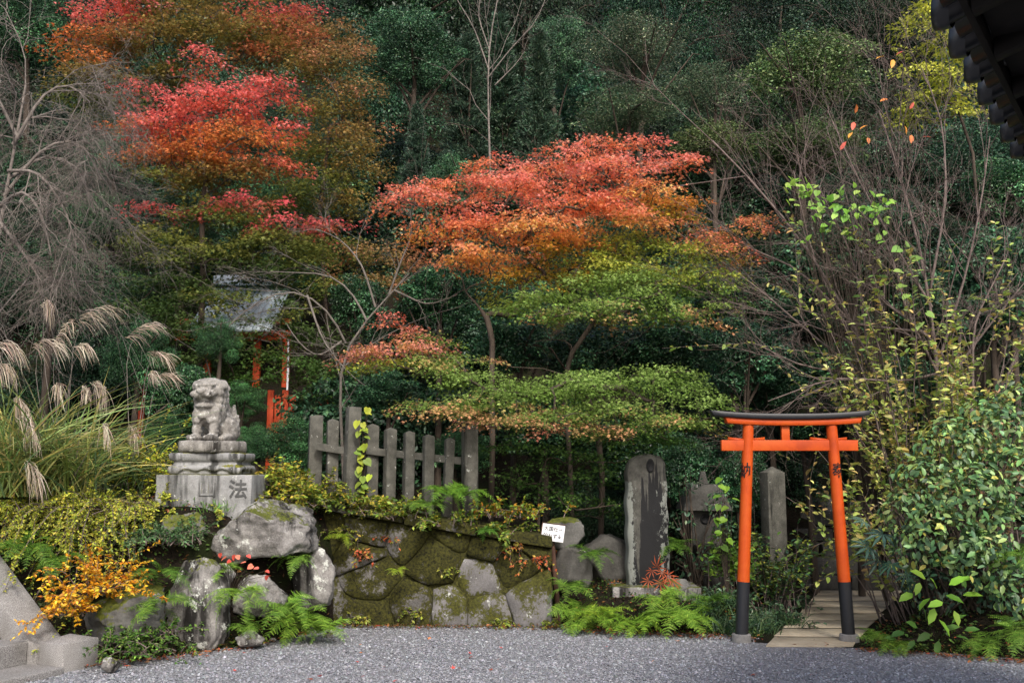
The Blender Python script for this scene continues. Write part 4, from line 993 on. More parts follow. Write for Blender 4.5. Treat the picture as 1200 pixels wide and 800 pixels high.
CROWNS = {
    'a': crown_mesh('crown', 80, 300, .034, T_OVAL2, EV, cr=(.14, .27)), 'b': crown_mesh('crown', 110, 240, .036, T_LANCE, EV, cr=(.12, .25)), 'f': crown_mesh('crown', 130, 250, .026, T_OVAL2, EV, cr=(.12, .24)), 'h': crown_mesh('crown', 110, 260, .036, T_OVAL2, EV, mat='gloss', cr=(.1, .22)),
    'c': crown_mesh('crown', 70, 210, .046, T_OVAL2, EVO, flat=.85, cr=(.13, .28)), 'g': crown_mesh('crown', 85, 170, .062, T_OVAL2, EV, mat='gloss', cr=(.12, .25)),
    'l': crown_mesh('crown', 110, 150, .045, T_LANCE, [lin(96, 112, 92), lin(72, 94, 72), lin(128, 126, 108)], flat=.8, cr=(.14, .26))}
def conifer_mesh(name, cols):
    nb = 520; h = rng.random(nb) ** .85; th = rng.random(nb) * 6.283; L = (1 - h) * .95 + .12
    base = np.stack([np.zeros(nb), np.zeros(nb), (h * 2 - 1) * 2.7], -1); d = np.stack([np.cos(th), np.sin(th), np.full(nb, .25)], -1)
    k = 44; t = rng.random((nb, k)) ** .7
    pos = base[:, None] + d[:, None] * (L[:, None] * t)[..., None]; pos[..., 2] -= .22 * L[:, None] * t ** 2
    pos = pos + rng.normal(0, .045, pos.shape)
    dv = d[:, None] * .8 + rng.normal(0, .45, pos.shape); dv[..., 2] += .15
    n = nb * k; col = pal(n, cols, None, .25)
    V, Fc, cv = leaves(pos.reshape(-1, 3), dv.reshape(-1, 3), rng.normal(size=(n, 3)), .11 * rng.uniform(.6, 1.3, n), T_LANCE, col)
    return mesh_np(name, V, Fc, MAT['far'], cv)
CROWNS['con'] = conifer_mesh('crown', [lin(66, 88, 72), lin(54, 76, 60), lin(78, 96, 78)])
def forest_tree(name, label, px, py, y, rx, rz, kind, tint=(1, 1, 1), group=None, cat='tree', ry=None, bark='bark'):
    c = P(px, py, y); rx, rz = M(rx, y), M(rz, y); ry = ry or rx
    zg = float(hgt(c[0], y)); base = np.array((c[0], y, min(zg, c[2] - rz * .5)))
    root = thing(name, base, label, cat, group)
    sh = rng.normal(0, .12, 2) * rx
    pts = np.array([(0, 0, -.3), (sh[0] * .3, sh[1] * .3, (c[2] - base[2]) * .5), (sh[0], sh[1], c[2] - base[2]), (sh[0] * .5, sh[1] * .5, c[2] - base[2] + rz * .6)])
    r0 = .035 * max(rx, .5) + .02
    lines = [(pts, np.array((r0 * 1.3, r0, r0 * .6, r0 * .2)))]
    for _ in range(6):
        d = rdir(1)[0] * (rx * .75, ry * .75, rz * .6); q = pts[2] + d; a = pts[1] + (pts[2] - pts[1]) * rng.random()
        lines.append((np.array([a, (a + q) / 2 + (0, 0, .1 * rz), q, q + d * .15]), r0 * np.array((.5, .35, .2, .08))))
    V, Fc = tubelist(lines, 6); obj('trunk', mesh_np('trunk', V, Fc, MAT[bark], smooth=True), root)
    cr = obj('crown', CROWNS[kind], root, loc=c - base, rot=(0, 0, rng.random() * 6.28), scale=(rx, ry, rz) if kind != 'con' else (rx, rx, rz / 2.7)); cr.color = (*tint, 1)
    cr['kind'] = 'stuff'
    return root
GF = 'evergreen trees on the wooded slope'
LF = 'dark evergreen tree in the dense wood on the slope'
for y, py0, step, rr in ((42, 20, 150, 115), (36, 60, 150, 120), (31, 130, 150, 115), (27, 220, 150, 105)):
    for q in range(-1, 10):
        px = q * step + (y * 17 % 90) + rng.normal(0, 22) - 60; py = py0 + rng.normal(0, 24)
        kd = 'fbfhf'[int(rng.integers(5))]; tt = rng.choice([rng.uniform(.3, .5), rng.uniform(.5, .8)])
        forest_tree('evergreen_tree', LF, px, py, y + rng.normal(0, 1), rr * rng.uniform(.8, 1.2), rr * rng.uniform(.85, 1.25), kd, (tt * rng.uniform(.75, 1.25), tt, tt * rng.uniform(.75, 1.2)), GF)
# trees that stand out of the wood
forest_tree('conifer_tree', 'slim grey-green conifer standing left of two others in the wood', 548, 160, 25, 46, 125, 'con')
forest_tree('conifer_tree', 'tallest grey-green conifer in the middle of the wood', 586, 150, 25.5, 50, 140, 'con', (.9, .95, .9))
forest_tree('conifer_tree', 'grey-green conifer nearest the pale layered tree', 632, 150, 24.5, 42, 120, 'con', (1.0, 1.0, .95))
forest_tree('conifer_tree', 'short conifer rising above the red maple beside a black gap', 488, 205, 22.5, 30, 85, 'con', (.9, .95, .95))
forest_tree('evergreen_tree', 'glossy evergreen above the black gap between maples', 480, 60, 24, 80, 60, 'h', (.95, 1, 1))
forest_tree('evergreen_tree', 'glossy evergreen with pale leaves below the conifers', 540, 215, 21.5, 55, 42, 'h', (1.2, 1.25, 1.2))
forest_tree('evergreen_tree', 'glossy evergreen right of the bare grey tree', 655, 60, 26.5, 50, 62, 'h')
forest_tree('leafy_tree', 'pale grey-green layered tree above the red maple', 745, 60, 24.5, 85, 48, 'l', (1.0, 1.05, .95))
forest_tree('leafy_tree', 'lower grey-green layered tree right above the red maple', 730, 135, 22.5, 80, 38, 'l', (.85, 1.0, .8))
forest_tree('leafy_tree', 'grey-green layered tree beside the domed speckled tree', 830, 105, 24.2, 60, 44, 'l', (.8, .95, .8))
forest_tree('leafy_tree', 'domed speckled green tree above the bare brushwood', 950, 90, 22, 95, 62, 'c', (1.12, 1.22, 1.05))
forest_tree('leafy_tree', 'rounded olive green tree right of the red maple', 835, 170, 20.5, 62, 38, 'c', (1.1, 1.05, .9))
forest_tree('leafy_tree', 'dark olive tree below the domed speckled tree', 940, 175, 20.5, 90, 42, 'c', (.8, .9, .75))
forest_tree('evergreen_tree', 'very dark evergreen in the far corner beyond the rust brown maple', 40, 40, 24, 90, 70, 'a', (.6, .7, .6))
forest_tree('evergreen_tree', 'blue-green glossy evergreen between the bare weeping tree and scarlet maple', 140, 185, 17.6, 52, 52, 'h', (.95, 1.1, 1.1))
forest_tree('evergreen_tree', 'dark evergreen below the blue-green glossy one', 120, 260, 17, 60, 50, 'a', (.75, .85, .75))
forest_tree('evergreen_tree', 'dim glossy evergreen behind the scarlet maple trunk', 215, 260, 17.2, 60, 60, 'h', (.8, .9, .85))
forest_tree('evergreen_tree', 'dim evergreen behind the brown leaved maple', 330, 250, 19.5, 90, 80, 'b', (.7, .8, .65))
# bare pale tree high in the wood
# ---- glossy shrubs in the shade
GS = 'dark glossy shrubs behind the maples'
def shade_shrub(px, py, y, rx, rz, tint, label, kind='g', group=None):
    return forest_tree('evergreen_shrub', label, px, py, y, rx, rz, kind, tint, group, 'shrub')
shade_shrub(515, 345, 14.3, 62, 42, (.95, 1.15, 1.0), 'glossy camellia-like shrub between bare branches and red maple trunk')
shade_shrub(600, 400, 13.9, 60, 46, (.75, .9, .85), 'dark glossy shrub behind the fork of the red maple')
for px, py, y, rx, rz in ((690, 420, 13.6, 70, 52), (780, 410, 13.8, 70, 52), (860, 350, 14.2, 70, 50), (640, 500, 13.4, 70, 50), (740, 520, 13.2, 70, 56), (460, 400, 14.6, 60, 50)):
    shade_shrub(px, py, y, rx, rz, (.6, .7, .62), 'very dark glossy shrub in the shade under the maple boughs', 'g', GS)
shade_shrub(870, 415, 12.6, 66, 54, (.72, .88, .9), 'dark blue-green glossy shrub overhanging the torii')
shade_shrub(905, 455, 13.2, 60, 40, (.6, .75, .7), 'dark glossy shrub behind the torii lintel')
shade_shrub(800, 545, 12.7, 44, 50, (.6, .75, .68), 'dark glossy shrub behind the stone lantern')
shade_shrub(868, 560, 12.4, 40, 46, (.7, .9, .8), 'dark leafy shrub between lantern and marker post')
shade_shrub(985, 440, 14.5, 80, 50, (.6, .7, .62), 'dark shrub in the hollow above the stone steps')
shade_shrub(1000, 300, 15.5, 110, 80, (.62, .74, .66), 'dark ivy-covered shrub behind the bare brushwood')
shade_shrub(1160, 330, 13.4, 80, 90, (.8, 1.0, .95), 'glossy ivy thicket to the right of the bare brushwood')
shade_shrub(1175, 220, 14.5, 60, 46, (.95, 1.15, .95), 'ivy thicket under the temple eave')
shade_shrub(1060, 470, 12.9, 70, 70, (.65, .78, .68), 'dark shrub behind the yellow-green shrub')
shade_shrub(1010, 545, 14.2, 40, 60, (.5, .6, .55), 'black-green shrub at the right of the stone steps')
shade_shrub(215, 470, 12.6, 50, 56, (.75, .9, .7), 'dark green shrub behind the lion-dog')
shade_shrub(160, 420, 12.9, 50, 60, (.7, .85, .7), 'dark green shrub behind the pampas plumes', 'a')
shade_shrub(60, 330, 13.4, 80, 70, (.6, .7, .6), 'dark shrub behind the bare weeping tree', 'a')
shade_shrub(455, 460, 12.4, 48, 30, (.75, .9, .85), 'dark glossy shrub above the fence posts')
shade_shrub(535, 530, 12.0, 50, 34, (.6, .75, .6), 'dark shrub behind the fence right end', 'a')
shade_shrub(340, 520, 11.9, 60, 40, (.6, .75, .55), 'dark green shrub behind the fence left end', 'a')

# yellow ginkgo-like tree by the temple eave
pY = [(1090, 20, 14, 26, 16, None), (1110, 50, 14, 24, 16, None), (1078, 62, 14.2, 20, 12, None), (1115, 85, 13.9, 26, 16, None), (1085, 85, 14, 24, 12, None), (1100, 110, 14, 26, 12, None), (1070, 110, 14.2, 20, 8, None), (1120, 130, 14, 24, 12, None), (1095, 5, 14.2, 26, 12, None), (1135, 110, 14.3, 22, 14, None), (1065, 30, 14.3, 18, 10, None), (1070, 85, 14.2, 22, 10, None), (1105, 30, 13.9, 26, 16, None), (1060, 130, 14.3, 16, 7, None), (1130, 60, 14.2, 26, 18, None), (1080, 135, 14.2, 22, 9, None)]
YL = dict(top=lin(206, 204, 84), low=lin(156, 164, 60)); pY = [(*p[:5], YL) for p in pY]
b0 = GR(1150, 14.2)
pad_tree('ginkgo_tree', 'yellow leaved tree beside the dark temple eave', [b0 - (0, 0, .3), P(1150, 300, 14.2), P(1140, 180, 14.2), P(1120, 120, 14.1)], pY, leaf=.075, spray_r=.28, dens=22, per=40, mat='leaf', tmpl=T_OVAL2, rmax=.06, droop=.5)

# ---- bare trees and brushwood
def offshoots(C, L, Rd, c, ratio, spread, bias, wander=.12, k=6, tmin=.25, rr=.62, grav=0.0):
    """C (N,K,3) curves -> c side shoots on each"""
    N, K = C.shape[:2]
    t = rng.uniform(tmin, 1, (N, c)) * (K - 1); i = np.minimum(t.astype(int), K - 2); f = (t - i)[..., None]
    idx = np.arange(N)[:, None]; a = C[idx, i] * (1 - f) + C[idx, i + 1] * f; tg = unit(C[idx, i + 1] - C[idx, i])
    d = unit(tg + spread * rng.normal(size=tg.shape) + np.array(bias)).reshape(-1, 3); a = a.reshape(-1, 3)
    ln = np.repeat(L, c) * ratio * rng.uniform(.5, 1.3, N * c); r = np.repeat(Rd, c) * rr * (1 - .45 * (t / (K - 1)).reshape(-1))
    u = np.linspace(0, 1, k); curv = rng.normal(0, wander * 2, (N * c, 1, 3)) * (u ** 2)[None, :, None]
    W = np.cumsum(rng.normal(0, wander, (N * c, k, 3)), 1) / k; W -= W[:, :1]
    pts = a[:, None] + ln[:, None, None] * (d[:, None] * u[None, :, None] + W + curv); pts[..., 2] -= grav * (ln[:, None] * u) ** 2
    return pts, ln, np.maximum(r, .0015)
def smooth_limb(pts, k=9):
    pts = np.array(pts); s_ = np.concatenate([[0], np.cumsum(np.linalg.norm(np.diff(pts, axis=0), axis=1))]); q = np.linspace(0, s_[-1], k)
    o = np.stack([np.interp(q, s_, pts[:, d]) for d in range(3)], -1)
    o[1:-1] = .5 * o[1:-1] + .25 * (o[:-2] + o[2:]); return o, s_[-1]
def bare_tree(name, label, limbs, r0, levels, mat, cat='tree', group=None, r_end=.35, sides=(7, 4, 3, 3), vine=None):
    """limbs: lists of (px,py,y); levels: list of dicts for offshoots"""
    base = P(*limbs[0][0]); root = thing(name, base, label, cat, group)
    C, L = zip(*[smooth_limb([P(*p) for p in lb]) for lb in limbs]); C = np.array(C); L = np.array(L)
    Rd = np.array([r0 if i == 0 else r0 * .62 for i in range(len(L))])
    rad = Rd[:, None] * np.linspace(1, r_end, C.shape[1])[None]
    V, Fc = tubes(C - base, rad, sides[0]); obj('trunk', mesh_np('trunk', V, Fc, MAT[mat], smooth=True), root)['kind'] = 'stuff'
    Rd = Rd * .7; acc = []; ends = None
    for q, lv in enumerate(levels):
        C, L, Rd = offshoots(C, L, Rd, **lv); rad = Rd[:, None] * np.linspace(1, .4, C.shape[1])[None]
        acc.append(tubes(C - base, rad, sides[min(q + 1, 3)])); ends = C[:, -1]
    V, Fc = join(acc); obj('twigs', mesh_np('twigs', V, Fc, MAT[mat]), root)['kind'] = 'stuff'
    return root, ends
# pale bare tree in front of the shrine
Y0 = 12.7
bare_tree('bare_tree', 'bare pale-barked tree with crooked limbs in front of the shrine',
          [[(404, 590, Y0), (400, 500, Y0), (397, 440, Y0), (405, 402, Y0), (430, 376, Y0), (456, 345, Y0), (480, 320, Y0)],
           [(405, 402, Y0), (392, 372, Y0 - .1), (365, 347, Y0 - .2), (335, 337, Y0 - .3), (308, 350, Y0 - .3), (288, 362, Y0 - .3), (268, 382, Y0 - .4)],
           [(430, 376, Y0), (412, 340, Y0 + .2), (385, 320, Y0 + .2), (350, 320, Y0 + .3), (316, 318, Y0 + .3)],
           [(456, 345, Y0), (470, 305, Y0), (484, 275, Y0 + .1), (480, 245, Y0 + .2)], [(440, 360, Y0), (425, 310, Y0), (400, 280, Y0 + .3), (370, 268, Y0 + .4)],
           [(462, 340, Y0), (500, 358, Y0 - .1), (520, 352, Y0 - .1), (536, 345, Y0)], [(400, 400, Y0), (372, 420, Y0 - .3), (350, 402, Y0 - .4), (336, 380, Y0 - .4)],
           [(360, 346, Y0 - .2), (378, 400, Y0 - .4), (410, 440, Y0 - .5), (428, 452, Y0 - .5)]], .026,
          [dict(c=6, ratio=.4, spread=.55, bias=(-.15, 0, .15)), dict(c=5, ratio=.5, spread=.55, bias=(0, 0, .1)), dict(c=4, ratio=.55, spread=.55, bias=(0, 0, .05))], 'bark_pale')
# brushwood on the right
for lab, lbs in (
    ('bare purple-brown brushwood fanning towards the red maple', [[(1075, 600, 12.0), (1040, 460, 12.0), (980, 340, 12.1), (905, 235, 12.2), (835, 165, 12.3)], [(1040, 460, 12.0), (960, 400, 11.9), (880, 330, 11.9), (820, 290, 12.0)], [(1060, 500, 12.0), (1000, 400, 12.2), (950, 300, 12.3), (930, 200, 12.5)],
                                                                 [(1030, 440, 12.0), (940, 430, 11.9), (880, 400, 11.9)], [(1000, 380, 12.1), (930, 310, 12.0), (870, 290, 12.0), (840, 260, 12.0)], [(1020, 420, 12.1), (1000, 300, 12.2), (960, 220, 12.3)]]),
    ('bare brown brushwood in front of the ivy thicket', [[(1110, 600, 12.2), (1100, 460, 12.2), (1090, 340, 12.2), (1060, 220, 12.3), (1030, 130, 12.4)], [(1098, 430, 12.2), (1130, 330, 12.1), (1150, 240, 12.1), (1160, 160, 12.2)], [(1092, 360, 12.2), (1050, 290, 12.3), (1010, 220, 12.4), (970, 130, 12.6)],
                                                         [(1100, 460, 12.2), (1160, 380, 12.0), (1210, 320, 12.0)], [(1090, 340, 12.2), (1110, 230, 12.3), (1105, 140, 12.4), (1080, 80, 12.5)], [(1100, 440, 12.2), (1060, 360, 12.0), (1040, 280, 12.0), (1000, 240, 12.0)]]),
    ('bare low brushwood arching over the torii right end', [[(1150, 610, 11.6), (1150, 500, 11.5), (1100, 400, 11.5), (1030, 350, 11.5)], [(1150, 500, 11.5), (1190, 420, 11.4), (1215, 360, 11.4)], [(1120, 430, 11.5), (1060, 450, 11.4), (980, 440, 11.4), (900, 470, 11.5)], [(1090, 390, 11.5), (1000, 380, 11.6), (930, 360, 11.7)], [(1140, 470, 11.5), (1140, 380, 11.5), (1180, 300, 11.5)]])):
    _, ends = bare_tree('bare_shrub', lab, lbs, .03, [dict(c=8, ratio=.42, spread=.45, bias=(-.05, 0, .12), wander=.1), dict(c=6, ratio=.55, spread=.45, bias=(0, 0, .12), wander=.13), dict(c=7, ratio=.5, spread=.5, bias=(0, 0, .1), wander=.16)], 'bark_red', 'shrub')
# weeping bare tree at the left
_, ends = bare_tree('weeping_tree', 'bare weeping tree with a mass of hanging grey twigs above the pampas', [[(-40, 560, 11.0), (-20, 400, 11.0), (0, 260, 11.0), (20, 160, 11.0), (30, 100, 11.1)], [(0, 260, 11.0), (30, 300, 10.8), (48, 330, 10.8)], [(5, 230, 11), (50, 170, 10.9), (95, 160, 10.9), (118, 210, 10.9)], [(15, 170, 11), (50, 110, 11), (80, 95, 11), (105, 120, 11)],
           [(0, 250, 11), (-20, 180, 10.8), (-40, 150, 10.8)], [(10, 200, 11), (45, 200, 10.7), (75, 240, 10.7), (90, 290, 10.7)], [(20, 160, 11.0), (-10, 100, 11), (-30, 90, 11)], [(10, 210, 11), (50, 180, 11.4), (90, 190, 11.4), (112, 250, 11.4)], [(0, 240, 11), (30, 220, 10.6), (50, 250, 10.6), (60, 300, 10.6)]], .036,
          [dict(c=11, ratio=.45, spread=.6, bias=(.1, 0, .1), grav=.3, wander=.16), dict(c=10, ratio=.6, spread=.55, bias=(.05, 0, -.15), grav=.45, wander=.22), dict(c=8, ratio=.55, spread=.6, bias=(0, 0, -.25), grav=.5, wander=.28)], 'bark_grey')
bare_tree('bare_tree', 'pale bare tree branching high in the wood above the conifers', [[(575, 220, 23.5), (572, 120, 23.5), (572, 60, 23.5), (580, 10, 23.5), (590, -30, 23.5)], [(572, 80, 23.5), (555, 30, 23.5), (535, 0, 23.5), (520, -30, 23.5)], [(573, 90, 23.5), (600, 55, 23.3), (630, 25, 23.3), (642, -10, 23.3)], [(574, 60, 23.5), (560, 20, 23.6), (565, -20, 23.6)], [(580, 100, 23.4), (605, 75, 23.3), (615, 60, 23.2)]], .03,
          [dict(c=5, ratio=.4, spread=.4, bias=(0, 0, .3)), dict(c=4, ratio=.5, spread=.45, bias=(0, 0, .3))], 'bark_grey')

# ---- arching leafy shrubs
def arch_shrub(name, label, base, n, L, up, grav, leaf, cols, per, mat='leaf', tmpl=T_OVAL2, spread=.5, bias=(0, 0, 0), bark='bark_red', wts=None, tmin=.2, group=None, cat='shrub', base_r=.1, r=.006, jit=.25, twigs=2):
    base = np.array(base, float); root = thing(name, base, label, cat, group)
    d = rng.normal(0, spread, (n, 3)) + np.array(bias); d[:, 2] = up + rng.normal(0, .15, n); d = unit(d)
    ln = L * rng.uniform(.55, 1.2, n); u = np.linspace(0, 1, 8)
    st_ = np.stack([rng.normal(0, base_r, n), rng.normal(0, base_r, n), np.full(n, -.05)], -1)
    C = st_[:, None] + ln[:, None, None] * d[:, None] * u[None, :, None]; C[..., 2] -= grav * (ln[:, None] * u) ** 2 / L
    C = C + np.cumsum(rng.normal(0, .02 * L, C.shape), 1) * u[None, :, None]
    rad = np.full(n, r)[:, None] * np.linspace(1, .3, 8)[None]; acc = [tubes(C, rad, 4)]; allC = [(C, ln)]
    if twigs:
        C2, l2, r2 = offshoots(C, ln, np.full(n, r), twigs, .38, .45, (0, 0, .0), grav=grav * .6 / L); acc.append(tubes(C2, r2[:, None] * np.linspace(.8, .3, C2.shape[1])[None], 3)); allC.append((C2, l2))
    V, Fc = join(acc); obj('stems', mesh_np('stems', V, Fc, MAT[bark]), root)['kind'] = 'stuff'
    P_, D_, N_ = [], [], []
    for C_, l_ in allC:
        N, K = C_.shape[:2]; pp = per if C_ is C else max(2, per * 2 // 3)
        t = rng.uniform(tmin if C_ is C else .1, 1, (N, pp)) * (K - 1); i = np.minimum(t.astype(int), K - 2); f = (t - i)[..., None]; idx = np.arange(N)[:, None]
        p = C_[idx, i] * (1 - f) + C_[idx, i + 1] * f; tg = unit(C_[idx, i + 1] - C_[idx, i])
        s_ = unit(np.cross(tg, np.array((0, 0, 1.0))) + 1e-3) * np.where(rng.random((N, pp, 1)) < .5, 1, -1)
        dd = tg * .5 + s_ * .9 + rng.normal(0, .35, tg.shape); dd[..., 2] -= .15
        P_.append(p.reshape(-1, 3)); D_.append(dd.reshape(-1, 3)); N_.append((np.array((0, -.15, 1.0)) + rng.normal(0, .4, tg.shape)).reshape(-1, 3))
    pos = np.concatenate(P_)
    V, Fc, cv = leaves(pos, np.concatenate(D_), np.concatenate(N_), leaf * rng.uniform(.6, 1.25, len(pos)), tmpl, pal(len(pos), cols, wts, jit))
    obj('leaves', mesh_np('leaves', V, Fc, MAT[mat], cv), root)['kind'] = 'stuff'
    return root
YLW = [lin(236, 178, 40), lin(222, 156, 30), lin(240, 196, 70), lin(190, 120, 40)]
arch_shrub('yellow_shrub', 'golden yellow leaved shrub above the stair end block', P(112, 690, 8.75), 34, .62, .8, .5, .04, YLW, 34, spread=.6, bias=(.15, -.3, 0), bark='bark_red', tmin=.35)
arch_shrub('yellow_shrub', 'lower golden yellow spray touching the stair end block', P(88, 712, 8.6), 18, .32, .6, .45, .036, YLW, 30, spread=.6, bias=(0, -.4, 0), bark='bark_red', tmin=.35)
YG = [lin(180, 182, 66), lin(154, 164, 60), lin(198, 192, 78), lin(124, 140, 52)]
for lab, px, y, z, n, L in (('cascading yellow-green small-leaved shrub hanging from the bank above the yellow shrub', 105, 9.7, None, 60, .75), ('cascading yellow-green shrub beside the carved block', 160, 9.8, None, 46, .62),
                         ('cascading yellow-green shrub below the leftmost pampas clump', 35, 9.5, None, 46, .62)):
    q = GR(px, y); q[2] = max(q[2], 1.28)
    arch_shrub('cascading_shrub', lab, q, n, L * 1.1, .7, 1.15, .03, YG, 46, spread=.55, bias=(.02, -.75, 0), base_r=.24, twigs=4)
q = GR(168, 10.5); arch_shrub('leafy_shrub', 'bright yellow-green shrub left of the lion-dog', q, 40, .95, 1.1, .4, .05, [lin(190, 190, 50), lin(160, 176, 60), lin(206, 180, 60)], 26, spread=.34, base_r=.14)
for lab, px, y, n, L in (('yellow-green shrub growing against the fence beside the lion-dog', 330, 10.75, 46, .62), ('lower yellow-green shrub growing over the wall coping', 355, 10.55, 36, .45), ('yellow-green plant at the foot of the tall fence post', 432, 10.7, 30, .36)):
    q = GR(px, y); q[2] = max(q[2], wtop(np.clip(np.dot(q[:2] - WA, WD), 0, WL)) + .06)
    arch_shrub('leafy_shrub', lab, q, n, L, 1.0, .45, .055, [lin(150, 156, 52), lin(120, 136, 48), lin(178, 160, 62), lin(92, 112, 44)], 22, spread=.5, base_r=.16)
q = P(600, 600, 10.65); arch_shrub('leafy_shrub', 'yellow-green small shrub above the wall behind the white sign', q, 26, .3, .8, .5, .045, [lin(136, 150, 50), lin(100, 124, 44), lin(176, 130, 50)], 20, spread=.6, base_r=.2)
# yellow-green shrub behind the torii
YS = [lin(172, 182, 92), lin(146, 164, 80), lin(196, 194, 116), lin(118, 142, 76), lin(190, 166, 100)]
arch_shrub('leafy_shrub', 'loose yellow-green shrub rising behind the torii right post', GR(1080, 11.2), 52, 3.6, 2.2, .14, .085, YS, 46, spread=.42, base_r=.16, r=.011, tmpl=T_OVAL4, tmin=.36, bias=(-.15, -.1, 0))
arch_shrub('leafy_shrub', 'thin yellow-green shrub leaning over the torii lintel', GR(1050, 10.7), 18, 1.9, 2.2, .2, .09, YS, 20, spread=.4, base_r=.12, r=.008, tmpl=T_OVAL4, tmin=.3, bias=(-.6, 0, 0))
arch_shrub('leafy_shrub', 'pale leaved shrub at the edge of the ivy thicket', GR(1175, 10.6), 22, 1.75, 2.0, .2, .085, [lin(150, 150, 110), lin(190, 150, 110), lin(120, 140, 90)], 18, spread=.3, base_r=.2, r=.008, tmpl=T_OVAL4, tmin=.5)
# marker-post creepers and nandina
q = GR(900, 11.45); arch_shrub('leafy_shrub', 'green leafy shrub climbing round the stone marker post', q, 40, 1.15, 2.0, .3, .06, [lin(96, 124, 60), lin(66, 96, 56), lin(140, 150, 60), lin(56, 84, 62)], 24, mat='gloss', tmpl=T_OVAL4, spread=.35, base_r=.16, tmin=.3)
q = GR(850, 11.2); arch_shrub('leafy_shrub', 'light green spray beside the left torii post', q, 18, .8, 2.0, .3, .075, [lin(124, 156, 60), lin(96, 134, 56)], 14, spread=.3, base_r=.1, tmpl=T_OVAL4, tmin=.4)
for px, y in ((872, 10.6), (895, 11.0), (845, 10.7), (915, 12.0)):
    q = GR(px, y); arch_shrub('low_shrub', 'low dark leafy plant beside the slab path', q, 22, .36, .9, .5, .05, [lin(66, 92, 66), lin(50, 76, 54), lin(92, 112, 80)], 16, mat='gloss', tmpl=T_OVAL4, spread=.6, base_r=.15, group='low plants beside the slab path')
# foot-of-bank greenery at left
q = P(190, 630, 9.35); arch_shrub('low_shrub', 'dense blue-green low shrub below the left end of the carved block', q, 60, .36, .9, .5, .035, [lin(84, 116, 72), lin(64, 96, 62), lin(112, 138, 88)], 30, spread=.7, base_r=.2)
for lab, px, py, y in (('low green plant between stair block and boulder', 150, 745, 8.6), ('small green plant at the gravel edge by the stair block', 172, 757, 8.6), ('dark green plant under the yellow shrub', 190, 735, 8.75)):
    q = P(px, py, y); q[2] = max(q[2], 0); arch_shrub('low_shrub', lab, q, 26, .26, .8, .6, .035, [lin(84, 118, 50), lin(64, 98, 44), lin(110, 140, 60)], 18, spread=.8, base_r=.14)

# ---- undergrowth on the slope (copies of the shared crowns)
ug = 0
for y in np.arange(14.3, 27, 1.15):
    for x in np.arange(-.62 * y, .62 * y, 1.9):
        x_ = x + rng.normal(0, .5); y_ = y + rng.normal(0, .35); xc = 2.74 + (y_ - 9.4) * .47
        if (abs(x_ - xc) < 1.5 and y_ < 17.2) or (-5.6 < x_ < -2.4 and y_ < 18.4): continue
        z_ = float(hgt(x_, y_)); r_ = rng.uniform(.75, 1.25); k = 'ggab'[int(rng.integers(4))]; tt = rng.choice([rng.uniform(.25, .45), rng.uniform(.45, .7)])
        root = thing('undergrowth_shrub', (x_, y_, z_), 'dark leafy undergrowth shrub on the wooded slope', 'shrub', 'undergrowth shrubs on the wooded slope')
        cr = obj('crown', CROWNS[k], root, loc=(0, 0, r_ * .55), rot=(0, 0, rng.random() * 6.28), scale=(r_ * 1.15, r_ * 1.15, r_)); cr.color = (tt * .9, tt, tt * .95, 1); cr['kind'] = 'stuff'

# ---- big leafy bush at the right of the torii
def clump_shrub(name, label, base, clumps, n, leaf, cols, mat='gloss', tmpl=T_OVAL4, wts=None, bark='bark', cat='shrub', parts=0, jit=.28, flat=.85):
    base = np.array(base, float); root = thing(name, base, label, cat)
    P_, D_, N_ = [], [], []; lines = []
    for px, py, y, r_ in clumps:
        c = P(px, py, y) - base; r_ = M(r_, y)
        p, d, nr = shell(c, np.array((r_, r_, r_ * flat)), int(n * (r_ / .4) ** 2), .5); P_.append(p); D_.append(d); N_.append(nr + np.array((0, -.25, 0)))
        for q in c + rdir(4) * r_ * .8:
            a = np.array((rng.normal(0, .06), rng.normal(0, .06), -.05)); mid = (a + q) / 2 + (0, 0, .12); lines.append((np.array([a, mid, q]), np.array((.014, .009, .003))))
    pos, dv, nv = np.concatenate(P_), np.concatenate(D_), np.concatenate(N_); col = pal(len(pos), cols, wts, jit); sz_ = leaf * rng.uniform(.6, 1.3, len(pos))
    big = np.zeros(len(pos), bool)
    if parts:
        sc_ = -(pos[:, 1]) + .3 * pos[:, 2] + rng.normal(0, .25, len(pos)); big[np.argsort(-sc_)[:parts * 3:3]] = True; sz_[big] = leaf * rng.uniform(1.15, 1.5, big.sum())
    V, Fc, cv = leaves(pos[~big], dv[~big], nv[~big], sz_[~big], tmpl, col[~big])
    obj('leaves', mesh_np('leaves', V, Fc, MAT[mat], cv), root)['kind'] = 'stuff'
    for i in np.where(big)[0]:
        V, Fc, cv = leaves(np.zeros((1, 3)), dv[i:i + 1], nv[i:i + 1], sz_[i:i + 1], tmpl, col[i:i + 1])
        obj('leaf', mesh_np('leaf', V, Fc, MAT[mat], cv), root, loc=pos[i])
    V, Fc = tubelist(lines, 5); obj('stems', mesh_np('stems', V, Fc, MAT[bark], smooth=True), root)['kind'] = 'stuff'
    return root
BG = [lin(112, 144, 84), lin(88, 122, 76), lin(136, 160, 92), lin(74, 104, 70), lin(176, 172, 84)]
clump_shrub('leafy_bush', 'dense green bush with rounded leaves right of the torii', GR(1125, 9.45),
            [(1120, 530, 9.6, 50), (1165, 505, 9.7, 48), (1190, 560, 9.4, 50), (1085, 570, 9.5, 42), (1140, 585, 9.2, 50), (1066, 600, 9.5, 32), (1180, 630, 9.1, 46), (1105, 625, 9.2, 42), (1078, 640, 9.4, 32), (1150, 655, 9.0, 40), (1195, 480, 9.8, 40), (1200, 690, 8.9, 40)],
            430, .072, BG, wts=(4, 4, 3, 4, .8), parts=170)
